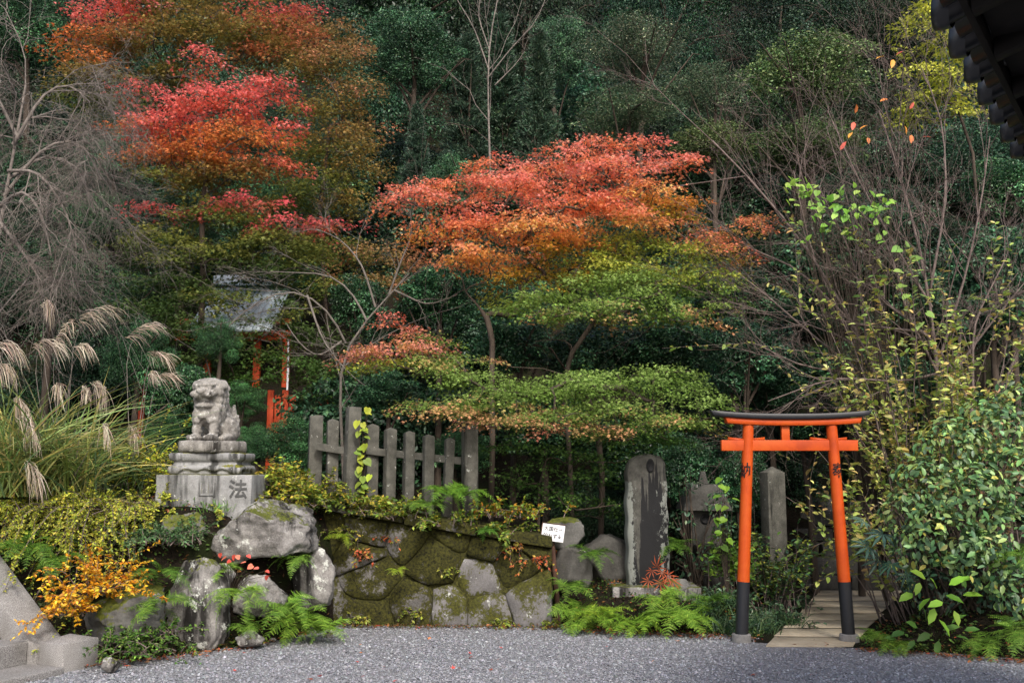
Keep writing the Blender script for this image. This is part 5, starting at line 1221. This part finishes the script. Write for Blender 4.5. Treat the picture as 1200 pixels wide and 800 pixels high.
clump_shrub('leafy_bush', 'dark low bush at the foot of the dense green bush', GR(1090, 9.5), [(1092, 690, 9.5, 32), (1130, 690, 9.5, 40), (1175, 700, 9.4, 44), (1085, 655, 9.8, 30)], 340, .06, [lin(56, 84, 62), lin(44, 70, 52), lin(70, 96, 70)])
clump_shrub('leafy_bush', 'olive fine-leaved bush against the dense green bush', GR(1085, 9.7), [(1046, 600, 9.75, 24), (1062, 585, 9.6, 24), (1085, 600, 9.4, 22), (1100, 560, 9.4, 22)], 420, .045, [lin(134, 138, 84), lin(108, 120, 72), lin(160, 140, 110)], mat='leaf')
# hand-leaved plant at the path edge
def palm_leaf(nl, wide):
    V, Fc = [], []
    for q in range(nl):
        a = R(-115 + 230 * q / (nl - 1)); l = 1 - .35 * abs(q - (nl - 1) / 2) / ((nl - 1) / 2); d = np.array((math.cos(a), math.sin(a))); s_ = np.array((-d[1], d[0])); b = len(V)
        V += [(0, 0, 0), (*(d * l * .5 - s_ * wide), -.02), (*(d * l), -.16), (*(d * l * .5 + s_ * wide), -.02)]; Fc += [(b, b + 1, b + 2), (b, b + 2, b + 3)]
    return np.array(V), np.array(Fc)
def leafy_plant(name, label, base, items, tmpl, leaf, cols, mat='gloss', stem_r=.006, cat='plant', stem_mat='bark', up=(0, -.5, .8)):
    """items: (px, py, y[, angle]) each a leaf of its own"""
    base = np.array(base, float); root = thing(name, base, label, cat); lines = []
    for it_ in items:
        p = P(*it_[:3]) - base; a = R(it_[3]) if len(it_) > 3 else rng.random() * 6.28
        dv = np.array([[math.cos(a), -.35, math.sin(a)]]) ; nv = np.array([np.array(up) + rng.normal(0, .22, 3)])
        V, Fc, cv = leaves(np.zeros((1, 3)), dv, nv, np.array([leaf * rng.uniform(.8, 1.2)]), tmpl, pal(1, cols, None, .15))
        obj('leaf', mesh_np('leaf', V, Fc, MAT[mat], cv), root, loc=p)
        lines.append((np.array([(0, 0, -.05), p * (.5, .5, .55) + (0, 0, .02), p]), np.array((stem_r, stem_r * .8, stem_r * .5))))
    V, Fc = tubelist(lines, 4); obj('stems', mesh_np('stems', V, Fc, MAT[stem_mat], smooth=True), root)['kind'] = 'stuff'
    return root
T_PALM = palm_leaf(8, .085)
leafy_plant('hand_leaved_plant', 'dark hand-leaved plant at the right edge of the slab path', GR(1065, 10.0), [(1012, 610, 9.8, 170), (1018, 640, 9.75, 185), (1035, 625, 9.7, 200), (1045, 660, 9.6, 220), (1060, 672, 9.6, -60), (1030, 655, 9.9, 210), (1050, 640, 9.8, 100)], T_PALM, .2, [lin(70, 100, 84), lin(56, 86, 72)])
leafy_plant('broad_leaved_plant', 'bright green broad-leaved plant in front of the right bush', GP(1095, 750), [(1085, 678, 8.95, 150), (1070, 695, 8.95, 200), (1098, 690, 8.9, 120), (1112, 685, 8.9, 30), (1128, 697, 8.9, 5), (1105, 705, 8.85, 190), (1118, 715, 8.85, 280), (1090, 700, 8.85, 215), (1100, 725, 8.85, 300), (1078, 682, 8.9, 240), (1122, 680, 8.9, 15), (1108, 697, 8.85, 340), (1095, 712, 8.9, 240)], T_OVAL4, .155, [lin(130, 176, 60), lin(150, 190, 70), lin(104, 150, 52)], 'leaf')
leafy_plant('broad_leaved_plant', 'low broad-leaved green plant at the gravel edge near the right bush', GP(1100, 756), [(px, py, 8.95, a) for px, py, a in ((1060, 740, 190), (1075, 735, 150), (1090, 742, 200), (1105, 738, 20), (1120, 745, -10), (1085, 728, 100), (1100, 750, 250), (1072, 750, 220), (1115, 730, 40), (1130, 738, 10), (1050, 748, 170))], T_OVAL4, .13, [lin(96, 136, 60), lin(76, 116, 52)], 'leaf')
# climbing vine with heart-shaped leaves on the brushwood
VG = [lin(134, 168, 84), lin(116, 154, 72), lin(152, 180, 100)]
leafy_plant('climbing_vine', 'vine with pale heart-shaped leaves hanging from the brushwood', GR(1095, 11.3), [(px, py, 11.1, a) for px, py, a in ((1055, 291, 200), (1067, 303, 0), (1057, 318, 180), (1072, 318, 10), (1060, 334, 200), (1078, 345, -30), (1074, 356, 210), (1086, 366, -40), (1080, 378, 230), (1090, 467, 150), (1107, 482, 0), (1090, 496, 170), (1084, 330, 20), (1064, 345, 220))], T_HEART, .125, VG, 'leaf', .004)
its = [(922 + 122 * rng.random(), 0, 11.4 + rng.normal(0, .15), rng.uniform(-70, 250)) for _ in range(130)]
its = [(a, 212 + (a - 940) * .1 + abs(rng.normal(0, 22)) + (26 if 960 < a < 1040 else 0) * rng.random(), c, d) for a, _, c, d in its]
leafy_plant('climbing_vine', 'bright green leafy vine sprawling over the top of the brushwood', GR(1030, 11.8), its, T_HEART, .078, [lin(134, 176, 66), lin(112, 160, 58), lin(156, 190, 90)], 'leaf', .003)
leafy_plant('autumn_twig', 'bare twig still holding a few orange leaves above the brushwood', GR(1050, 11.9), [(px, py, 11.7, a) for px, py, a in ((1002, 133, 80), (1001, 143, 250), (999, 155, 230), (1007, 152, 30), (1017, 161, 270), (1062, 158, 100), (1068, 158, 260), (1080, 161, 0), (1066, 128, 60), (1040, 116, 200), (1050, 65, 30), (1047, 70, 250), (1036, 66, 200), (985, 176, 60))], T_OVAL4, .115, [lin(226, 130, 70), lin(220, 110, 90), lin(230, 160, 70)], 'leaf', .004)
q = P(425, 596, 10.8)
leafy_plant('climbing_vine', 'yellow-green ivy climbing the tall fence post', q, [(418 + rng.normal(6, 5), 482 + 9.5 * i + rng.normal(0, 4), 10.72, rng.uniform(180, 360)) for i in range(13)] + [(422 + rng.normal(3, 6), 484 + 9 * i, 10.7, rng.uniform(180, 360)) for i in range(12)], T_HEART, .085, [lin(166, 176, 60), lin(130, 150, 56), lin(110, 134, 50)], 'leaf', .004)
leafy_plant('climbing_vine', 'light green vine hanging beside the left torii post', GR(848, 11.0), [(840 + rng.normal(8, 7), 560 + 6 * i + rng.normal(0, 4), 10.95, rng.uniform(180, 360)) for i in range(14)], T_HEART, .085, [lin(130, 166, 60), lin(104, 140, 52)], 'leaf', .004)
leafy_plant('red_ivy', 'red-leaved creeper between the boulders', P(270, 690, 9.45), [(px, py, 9.25, rng.uniform(150, 330)) for px, py in ((258, 648), (265, 652), (274, 650), (281, 653), (288, 658), (296, 662), (303, 665), (312, 668), (290, 650), (313, 674), (270, 656))], T_HEART, .048, [lin(200, 84, 74), lin(206, 116, 92), lin(176, 70, 60)], 'leaf', .003)
leafy_plant('dried_fern', 'dry orange-brown fern at the foot of the stele', P(778, 684, 10.55), [(px, py, 10.5, a) for px, py, a in ((764, 668, 240), (770, 664, 80), (776, 670, 280), (782, 674, -30), (788, 680, -50), (760, 680, 220), (774, 682, 270))], palm_leaf(7, .05), .13, [lin(190, 96, 50), lin(160, 80, 44)], 'leaf', .004)

# ---- ferns
def frond_mesh(np_, cols, curl=1.0):
    """twice-divided fern frond: rachis, narrow pinnae, each cut into toothed lobes with gaps"""
    V, Fc = [], []; cl = []
    def rach(t): return np.array((t - .12 * t * t, .05 * math.sin(t * 3 + curl), .62 * t - .82 * curl * t * t))
    for i in range(np_):
        t = .16 + .84 * i / (np_ - 1); p = rach(t); tg = unit(rach(t + .02) - rach(t - .02)); l = .27 * math.sin(math.pi * min(1, .22 + .78 * t)) ** .9 + .012
        for s in (-1, 1):
            l2 = l * rng.uniform(.85, 1.1); d = unit(np.array((0, s, 0)) + tg * rng.uniform(.3, .55) + np.array((0, 0, rng.normal(-.15, .12)))); nn = unit(np.cross(d, tg)); e = unit(np.cross(nn, d)); m_ = 8
            c = cols[rng.integers(len(cols))] * math.exp(rng.normal(0, .16)); sp = .84 / (np_ - 1)
            for q in range(m_):
                u = (q + .4) / m_; a = p + d * l2 * u; wd = min(.42 * sp + .2 * l2 * .3, .055) * (1 - u * .85) + .004; hb = l2 * .3 / m_
                for s2 in (-1, 1):
                    b = len(V); V += [a - d * hb, a + d * hb, a + e * s2 * wd + d * wd * .45 + np.array((0, 0, rng.normal(-.12, .12) * wd))]; Fc.append((b, b + 1, b + 2)); cl += [c] * 3
            b = len(V); V += [p - tg * .003, p + d * l2 * 1.02, p + tg * .003]; Fc.append((b, b + 1, b + 2)); cl += [c * .8] * 3
    k = 7; ts = np.linspace(0, 1, k); pts = np.array([rach(t) for t in ts]); b = len(V)
    tv, tf = tubes(pts[None], np.linspace(.010, .003, k)[None], 3); tri = np.concatenate([tf[:, :3], tf[:, [0, 2, 3]]]) + b
    V = np.concatenate([np.array(V), tv]); cl = np.concatenate([np.array(cl), np.tile(cols[0] * .6, (len(tv), 1))])
    return mesh_np('frond', V, np.concatenate([np.array(Fc), tri]), MAT['leaf'], cl)
FG = [lin(118, 156, 60), lin(100, 138, 54), lin(140, 172, 74)]
FR = [frond_mesh(15, FG, 1.0), frond_mesh(14, FG, .75), frond_mesh(16, FG, 1.25), frond_mesh(15, FG, .9)]
def fern(label, base, size, n, tint=(1, 1, 1), lean=(0, -.4), full=False, name='fern'):
    root = thing(name, base, label, 'fern')
    n = int(n * 1.5)
    for i in range(n):
        a = i * 2 * math.pi / n + rng.normal(0, .25); dx, dy = math.cos(a) + lean[0], math.sin(a) + lean[1]; a = math.atan2(dy, dx)
        sc_ = size * rng.uniform(.6, 1.15); o = obj('frond', FR[int(rng.integers(4))], root, rot=(rng.normal(0, .25), rng.normal(-.05, .22), a), scale=sc_)
        tj = math.exp(rng.normal(0, .12)); o.color = (*(np.array(tint) * tj), 1)
    return root
def FB(px, py, y): q = P(px, py, y); return q
LG = (1.08, 1.08, .85); DG = (.62, .72, .62); YF = (1.5, 1.2, .6); MG = (.9, .95, .85)
for lab, p, sz_, n, tn in (
    ('lush bright green fern at the left foot of the retaining wall', FB(352, 728, 9.55), .5, 15, LG), ('bright green fern spilling onto the gravel below the wall corner', FB(378, 738, 9.6), .38, 12, LG), ('bright fern beside the mossy squared boulder', FB(335, 712, 9.5), .4, 11, MG),
    ('fern sprouting right of the tall pale boulder', FB(283, 694, 9.15), .36, 10, LG), ('small fern above the tall pale boulder', FB(262, 668, 9.3), .26, 8, LG), ('fern between lichen-spotted and squared boulders', FB(345, 655, 9.6), .3, 9, MG), ('fern hanging left of the tall pale boulder', FB(180, 712, 8.8), .42, 11, MG),
    ('dark fern below the moss-topped boulder', FB(185, 670, 9.0), .36, 9, DG), ('fern in the shade left of the yellow shrub', FB(30, 640, 9.0), .45, 9, DG), ('fern under the cascading shrub', FB(70, 655, 9.0), .38, 8, DG), ('low fern under the tall pale boulder', FB(290, 735, 9.2), .26, 9, MG),
    ('fern growing over the wall coping at the fence', FB(522, 578, 10.6), .42, 12, (.75, .9, .6)), ('fern at the foot of the short fence posts', FB(500, 592, 10.55), .34, 10, MG), ('fern by the large right fence post', FB(545, 580, 10.6), .36, 10, (.75, .9, .6)),
    ('blue-green fern hanging on the wall face', FB(572, 622, 10.38), .22, 9, (.7, .95, .85)), ('tiny yellow fern on the mossy wall', FB(466, 668, 10.3), .17, 8, YF), ('small fern high on the mossy wall', FB(400, 628, 10.4), .2, 7, YF),
    ('fern right of the sign post', FB(668, 690, 10.45), .4, 10, MG), ('fern at the sign post foot', FB(672, 715, 10.3), .36, 10, LG), ('yellowing fern in front of the stele base', FB(705, 722, 10.15), .4, 12, (1.3, 1.15, .7)), ('green fern in the fern bed before the stele', FB(690, 730, 10.05), .34, 11, LG),
    ('broad fern in the fern bed before the stele kerb', FB(740, 730, 10.0), .4, 13, (1.15, 1.15, .75)), ('bright fern spreading below the flat brown rock', FB(788, 722, 10.0), .5, 15, LG), ('bright fern at the right end of the fern bed', FB(812, 728, 9.95), .36, 11, LG), ('pale fern under the flat brown rock', FB(775, 702, 10.25), .36, 10, LG),
    ('dark fern behind the fern bed', FB(830, 705, 10.3), .34, 9, DG), ('dark fern right of the stele', FB(792, 640, 11.0), .34, 8, DG), ('dim fern hanging behind the sign', FB(690, 650, 10.8), .36, 9, DG),
    ('fern at the right end of the gravel edge', FB(1190, 742, 8.75), .4, 10, MG), ('fern half hidden in the dense green bush', FB(1185, 655, 8.85), .34, 8, MG), ('fern by the right torii footing', FB(1025, 748, 9.2), .26, 9, MG), ('low fern before the right bush', FB(1048, 755, 9.05), .28, 9, LG), ('low fern at the gravel edge under the right bush', FB(1150, 755, 8.85), .3, 9, MG)):
    fern(lab, p, sz_, n, tn)

# ---- pampas grass
def pampas(label, base, n, L, plumes, cols, lean=(0, -.15)):
    base = np.array(base, float); root = thing('pampas_grass', base, label, 'grass', 'pampas grass clumps on the bank')
    d = rng.normal(0, .33, (n, 3)); d[:, 2] = 1; d[:, :2] += np.array(lean); d = unit(d); ln = L * rng.uniform(.5, 1.2, n); u = np.linspace(0, 1, 8)
    st_ = np.stack([rng.normal(0, .16, n), rng.normal(0, .14, n), np.full(n, -.05)], -1)
    h = d * (1, 1, 0); C = st_[:, None] + ln[:, None, None] * (d[:, None] * u[None, :, None] + h[:, None] * (u ** 2.5)[None, :, None] * 1.1); C[..., 2] -= (.34 * rng.uniform(.4, 1.9, n) * ln)[:, None] * u[None] ** 2.6
    sd2 = unit(np.cross(d, rdir(n))); V, Fc = ribbons(C, sd2, .014 * rng.uniform(.6, 1.3, n)[:, None] * np.array((.7, 1, 1, 1, .9, .75, .5, .08))[None])
    obj('blades', mesh_np('blades', V, Fc, MAT['grass'], np.repeat(pal(n, cols, None, .25), 16, 0)), root)['kind'] = 'stuff'
    for A, B, hang, y in plumes:
        a, b = P(*A, y) - base, P(*B, y) - base; hg = M(hang, y)
        V, Fc = tubes(np.array([smooth_limb([np.array((rng.normal(0, .08), rng.normal(0, .08), 0)), a * (.75, .75, .62) + (0, 0, .05), a, a + (b - a) * .6])[0]]), np.linspace(.006, .002, 9)[None], 4)
        stm = obj('stem', mesh_np('stem', V, Fc, MAT['bark_grey'], smooth=True), root)
        m_ = 46; t = rng.random(m_); st2 = a + (b - a) * t[:, None] + np.array((0, 0, 1)) * (.25 * hg * np.sin(t * 3.1))[:, None] + rng.normal(0, .012, (m_, 3))
        out_d = (b - a) * (.9, 1, .5) + rng.normal(0, .045, (m_, 3)); u = np.linspace(0, 1, 7)
        ll = hg * rng.uniform(.7, 1.25, m_)
        Cp = st2[:, None] + out_d[:, None] * u[None, :, None] * .75; Cp[..., 2] += (.22 * ll)[:, None] * u - ll[:, None] * u ** 1.9 * 1.05
        Cp = Cp + rng.normal(0, .003, Cp.shape)
        V, Fc = ribbons(Cp, unit(np.cross(out_d, rdir(m_))), .009 * np.array((.4, .8, 1, 1, .9, .7, .2))[None] * np.ones((m_, 1)))
        obj('plume', mesh_np('plume', V, Fc, MAT['plume'], np.repeat(pal(m_, [lin(176, 162, 146), lin(156, 140, 124), lin(196, 184, 168)], None, .14), 14, 0)), root)
GC = [lin(134, 150, 84), lin(110, 134, 72), lin(166, 166, 96), lin(92, 120, 78), lin(176, 164, 100)]
q = GR(75, 9.9); q[2] = 1.35
pampas('pampas grass clump with the largest drooping plumes on the bank', q, 620, 1.3, [((88, 378), (124, 362), 24, 9.9), ((62, 403), (84, 378), 26, 9.9), ((84, 412), (104, 408), 24, 9.7), ((38, 405), (65, 404), 26, 9.6), ((48, 360), (57, 357), 28, 10.1), ((66, 452), (71, 458), 22, 9.5), ((105, 452), (120, 460), 34, 9.4), ((97, 455), (101, 460), 16, 9.5), ((118, 500), (126, 508), 22, 9.2)], GC)
q = GR(15, 9.5); q[2] = 1.4
pampas('pampas grass clump at the outer end of the bank above the stairs', q, 560, 1.3, [((-8, 405), (18, 411), 27, 9.4), ((-6, 430), (12, 436), 27, 9.3), ((14, 470), (28, 478), 27, 9.1), ((24, 490), (38, 505), 40, 9.0), ((30, 545), (42, 560), 30, 8.9)], GC)
q = GR(160, 10.6); q[2] = 1.35
pampas('pampas grass clump beside the lion-dog with dull plumes', q, 330, .85, [((148, 396), (178, 382), 18, 10.9), ((172, 416), (194, 419), 18, 10.8), ((182, 441), (202, 441), 12, 10.7), ((172, 440), (180, 440), 14, 10.6), ((150, 500), (158, 510), 22, 10.1)], [lin(86, 108, 64), lin(100, 118, 66), lin(72, 94, 58)], (.15, -.1))
def grass_tuft(label, base, n, L, cols, group=None, w=.009, spread=.5):
    base = np.array(base, float); root = thing('grass_tuft', base, label, 'grass', group)
    d = rng.normal(0, spread, (n, 3)); d[:, 2] = 1; d = unit(d); ln = L * rng.uniform(.5, 1.2, n); u = np.linspace(0, 1, 6)
    st_ = np.stack([rng.normal(0, L * .3, n), rng.normal(0, L * .3, n), np.full(n, -.02)], -1); C = st_[:, None] + ln[:, None, None] * d[:, None] * u[None, :, None]; C[..., 2] -= (.5 * ln)[:, None] * u[None] ** 2.4
    V, Fc = ribbons(C, unit(np.cross(d, rdir(n))), w * np.array((.7, 1, 1, .9, .6, .08))[None] * np.ones((n, 1)))
    return obj('blades', mesh_np('blades', V, Fc, MAT['grass'], np.repeat(pal(n, cols, None, .25), 12, 0)), root)
GT = [lin(60, 88, 58), lin(46, 72, 50), lin(84, 108, 70)]
for px, py, y in ((845, 690, 10.7), (865, 700, 10.4), (890, 690, 10.7), (910, 695, 10.6), (880, 712, 10.15), (855, 715, 10.1), (912, 672, 11.9), (835, 712, 10.15), (822, 700, 10.4)):
    q = GR(px, y); grass_tuft('dark strap-leaved grass tuft around the left torii post', q, 150, .34, GT, 'strap-leaved grass tufts by the torii')
q = P(255, 597, 9.78); grass_tuft('green grass tuft in front of the carved block', q, 60, .22, [lin(110, 146, 66), lin(90, 128, 56)], None, .006, .35)
for px in (20, 50, 85): grass_tuft('dry grass tuft hanging on the bank below the pampas', GR(px, 9.0), 90, .34, [lin(96, 100, 60), lin(120, 104, 70), lin(70, 84, 46)], 'dry grass tufts on the bank', .007)

# ---- ground cover, litter, fallen leaves
def edge_pts(n, lo, hi, x0, x1):
    x = rng.uniform(x0, x1, n); y = yb_(x) + lo + (hi - lo) * rng.random(n) ** 1.3; return x, y
x, y = edge_pts(14000, -.03, 1.6, -5.2, 4.9)
keep = ~((x > 2.2 + (y - 9.4) * .42) & (x < 3.15 + (y - 9.3) * .52)) & ~((x > -1.9) & (x < .45)); x, y = x[keep], y[keep]; n = len(x)
pos = np.stack([x, y, np.maximum(hgt(x, y), 0) + rng.uniform(.0, .05, n)], -1); dv = rdir(n); dv[:, 2] = np.abs(dv[:, 2]) * .5
V, Fc, cv = leaves(pos, dv, dedupe_normals(n, .5), .035 * rng.uniform(.5, 1.5, n), T_OVAL2, pal(n, [lin(84, 112, 50), lin(62, 90, 40), lin(112, 128, 60), lin(120, 90, 50)], (4, 4, 2, 1.5)))
tag(obj('ground_cover', mesh_np('ground_cover', V, Fc, MAT['leaf'], cv)), 'low green ground cover along the gravel edge', kind='stuff')
x, y = edge_pts(6000, -.25, 2.0, -5.2, 4.9); y[:1800] = yb_(x[:1800]) - rng.random(1800) * .22; n = len(x)
keep = ~((x > -1.9) & (x < .45) & (y > 10.35)) & ~((x > 2.2 + (y - 9.4) * .42) & (x < 3.15 + (y - 9.3) * .52) & (rng.random(n) < .95)); x, y = x[keep], y[keep]; n = len(x)
pos = np.stack([x, y, np.maximum(hgt(x, y), 0) + rng.uniform(.012, .03, n)], -1); dv = rdir(n) * (1, 1, .2)
V, Fc, cv = leaves(pos, dv, dedupe_normals(n, .35), .034 * rng.uniform(.5, 1.4, n), T_OVAL2, pal(n, [lin(130, 92, 60), lin(160, 100, 60), lin(104, 76, 54), lin(186, 96, 70)]))
tag(obj('leaf_litter', mesh_np('leaf_litter', V, Fc, MAT['leaf'], cv)), 'brown leaf litter along the banks', kind='stuff')
# leaves lying on the big boulder and coping
LF1 = (T_MAPLE[0] * (1, 1, .4), T_MAPLE[1])
fm = []
for c in (lin(214, 86, 74), lin(196, 70, 56), lin(222, 140, 80), lin(150, 80, 60)):
    V, Fc, cv = leaves(np.zeros((1, 3)), np.array([[1.0, 0, 0]]), np.array([[0, 0, 1.0]]), np.array([.07]), LF1, c[None]); fm.append(mesh_np('fallen_leaf', V, Fc, MAT['leaf'], cv))
for i in range(90):
    if i < 45: y_ = rng.uniform(7.5, 9.9); x_ = rng.uniform(-.5, .5) * y_
    else: x_ = rng.uniform(-3.4, 1.6); y_ = float(yb_(x_)) - abs(rng.normal(.1, .22))
    if y_ > yb_(x_) - .04: continue
    o = obj('fallen_leaf', fm[int(rng.integers(4))], loc=(x_, y_, .018), rot=(rng.normal(0, .25), rng.normal(0, .25), rng.random() * 6.28), scale=rng.uniform(.6, 1.1))
    tag(o, 'small fallen maple leaf lying on the grey gravel', 'leaf', 'fallen maple leaves on the gravel')

# small green maple in front of the shrine hall
b0 = GR(225, 14.2)
pS = [(205, 355, 14.2, 30, 13, OLD), (240, 345, 14.3, 24, 10, OLV), (225, 385, 14.1, 34, 13, OLD), (190, 395, 14.0, 28, 14, OLD), (265, 405, 14.1, 28, 10, OLD), (240, 420, 14.0, 34, 12, OLD), (200, 430, 13.9, 30, 14, OLD), (275, 440, 14.0, 24, 10, GRD), (335, 355, 14.2, 20, 14, OLD), (345, 390, 14.2, 24, 16, OLD), (325, 420, 14.1, 22, 12, GRD), (355, 425, 14.0, 22, 12, GRD), (365, 460, 13.8, 22, 10, GRD), (300, 375, 14.3, 14, 8, OLD), (350, 365, 14.3, 24, 12, OLV), (180, 365, 14.2, 26, 14, OLD), (385, 430, 13.8, 24, 14, GRD), (262, 362, 14.1, 14, 7, OLV), (308, 392, 14.1, 16, 7, OLD), (285, 348, 14.2, 22, 6, OLV), (300, 412, 14.0, 16, 8, OLD), (318, 440, 13.9, 14, 8, GRD), (290, 445, 13.9, 14, 8, GRD), (255, 390, 14.1, 16, 7, OLD), (330, 375, 14.1, 18, 8, OLD)]
pad_tree('maple_tree', 'small dull green maple screening the shrine hall', [b0 - (0, 0, .3), P(228, 440, 14.2), P(245, 400, 14.2), P(270, 380, 14.2)], pS, leaf=.075, spray_r=.26, dens=30, per=44, r_tip=.004, rmax=.04, thick=.04)
clump_shrub('leafy_bush', 'dark ivy bush hiding the stone lantern', GR(812, 11.4), [(800, 560, 11.5, 22), (845, 590, 11.5, 20), (800, 610, 11.4, 16), (835, 650, 11.3, 18), (805, 660, 11.3, 20), (850, 625, 11.4, 16)], 330, .055, [lin(62, 92, 66), lin(48, 76, 56), lin(84, 112, 76)])
shade_shrub(950, 505, 13.3, 60, 26, (.45, .55, .5), 'dark leafy bough added overhead to shade the steps')  # added above the steps to keep light off them
shade_shrub(1000, 480, 12.9, 46, 34, (.5, .62, .52), 'dark leafy bough added to shade the hollow behind the torii right end')  # also added overhead, to darken the hollow behind the torii
# small plants rooted in the mossy wall
for lab, px, py, n, L, cs in (('drooping yellow-green plant rooted high in the mossy wall', 400, 615, 16, .2, 0), ('yellowing plant rooted in the mossy wall below the tall fence post', 425, 640, 14, .2, 1), ('plant with orange leaves rooted in the mossy wall', 450, 625, 12, .16, 1), ('small green plant at the wall foot by the pale stone', 485, 712, 12, .14, 0),
                       ('orange-leaved creeper at the wall corner below the coping', 625, 650, 14, .18, 1), ('creeping plant along the foot of the wall', 590, 722, 16, .14, 0), ('yellow-green weeds at the wall corner', 640, 722, 16, .14, 0), ('weeds at the left foot of the wall', 420, 718, 18, .2, 0), ('little plant in a joint in the middle of the wall', 520, 660, 10, .12, 0), ('creeper hanging from the coping beside the sign', 600, 635, 12, .16, 1)):
    q = P(px, py, 10.40 + .0006 * (640 - px)); s_ = np.dot(q[:2] - WA, WD); q2 = wpt(max(.05, s_), q[2], .05) + W0
    arch_shrub('wall_plant', lab, q2, n, L, .4, 1.0, .042, [[lin(130, 140, 56), lin(100, 120, 48), lin(156, 150, 64)], [lin(176, 110, 60), lin(150, 140, 60), lin(190, 90, 60)]][cs], 12, spread=.6, bias=(0, -.5, 0), base_r=.05, r=.003, twigs=0, cat='plant')

# leaves blown against the foot of the wall
n = 700; x = rng.uniform(-2.2, .5, n); y = 10.42 - np.abs(rng.normal(0, .09, n)) - (x - .42) * .06
V, Fc, cv = leaves(np.stack([x, y, rng.uniform(.012, .035, n)], -1), rdir(n) * (1, 1, .2), dedupe_normals(n, .4), .036 * rng.uniform(.5, 1.3, n), T_OVAL2, pal(n, [lin(120, 90, 60), lin(150, 96, 60), lin(96, 76, 54), lin(90, 100, 50)]))
tag(obj('leaf_litter', mesh_np('leaf_litter', V, Fc, MAT['leaf'], cv)), 'brown leaves along the foot of the retaining wall', kind='stuff')
# greenery between the lion-dog and the fence
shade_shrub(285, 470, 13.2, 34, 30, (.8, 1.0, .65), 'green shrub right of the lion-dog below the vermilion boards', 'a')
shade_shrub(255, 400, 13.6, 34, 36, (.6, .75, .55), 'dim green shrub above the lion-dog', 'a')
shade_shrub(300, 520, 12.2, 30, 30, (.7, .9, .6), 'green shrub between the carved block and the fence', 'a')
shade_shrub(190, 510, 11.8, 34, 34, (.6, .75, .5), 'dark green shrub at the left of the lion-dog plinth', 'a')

# plants burying the feet of the fence posts
for lab, px, y, n, L in (('yellow-green plant at the foot of the leftmost fence post', 385, 10.6, 30, .34), ('green leafy plant between the short fence posts', 470, 10.62, 30, .3), ('dark green plant at the foot of the last short post', 520, 10.62, 26, .26), ('green plant right of the large fence post', 580, 10.62, 26, .26)):
    q = GR(px, y); q[2] = wtop(np.clip(np.dot(q[:2] - WA, WD), 0, WL)) + .09
    arch_shrub('leafy_shrub', lab, q, n, L, .9, .5, .045, [lin(126, 146, 56), lin(98, 122, 50), lin(78, 104, 46), lin(156, 150, 62)], 22, spread=.65, base_r=.16)

shade_shrub(418, 352, 15.2, 44, 40, (.6, .72, .6), 'dark glossy shrub behind the bare pale tree')
shade_shrub(330, 330, 17.2, 60, 40, (.55, .7, .5), 'dim shrub behind the shrine roof', 'a')
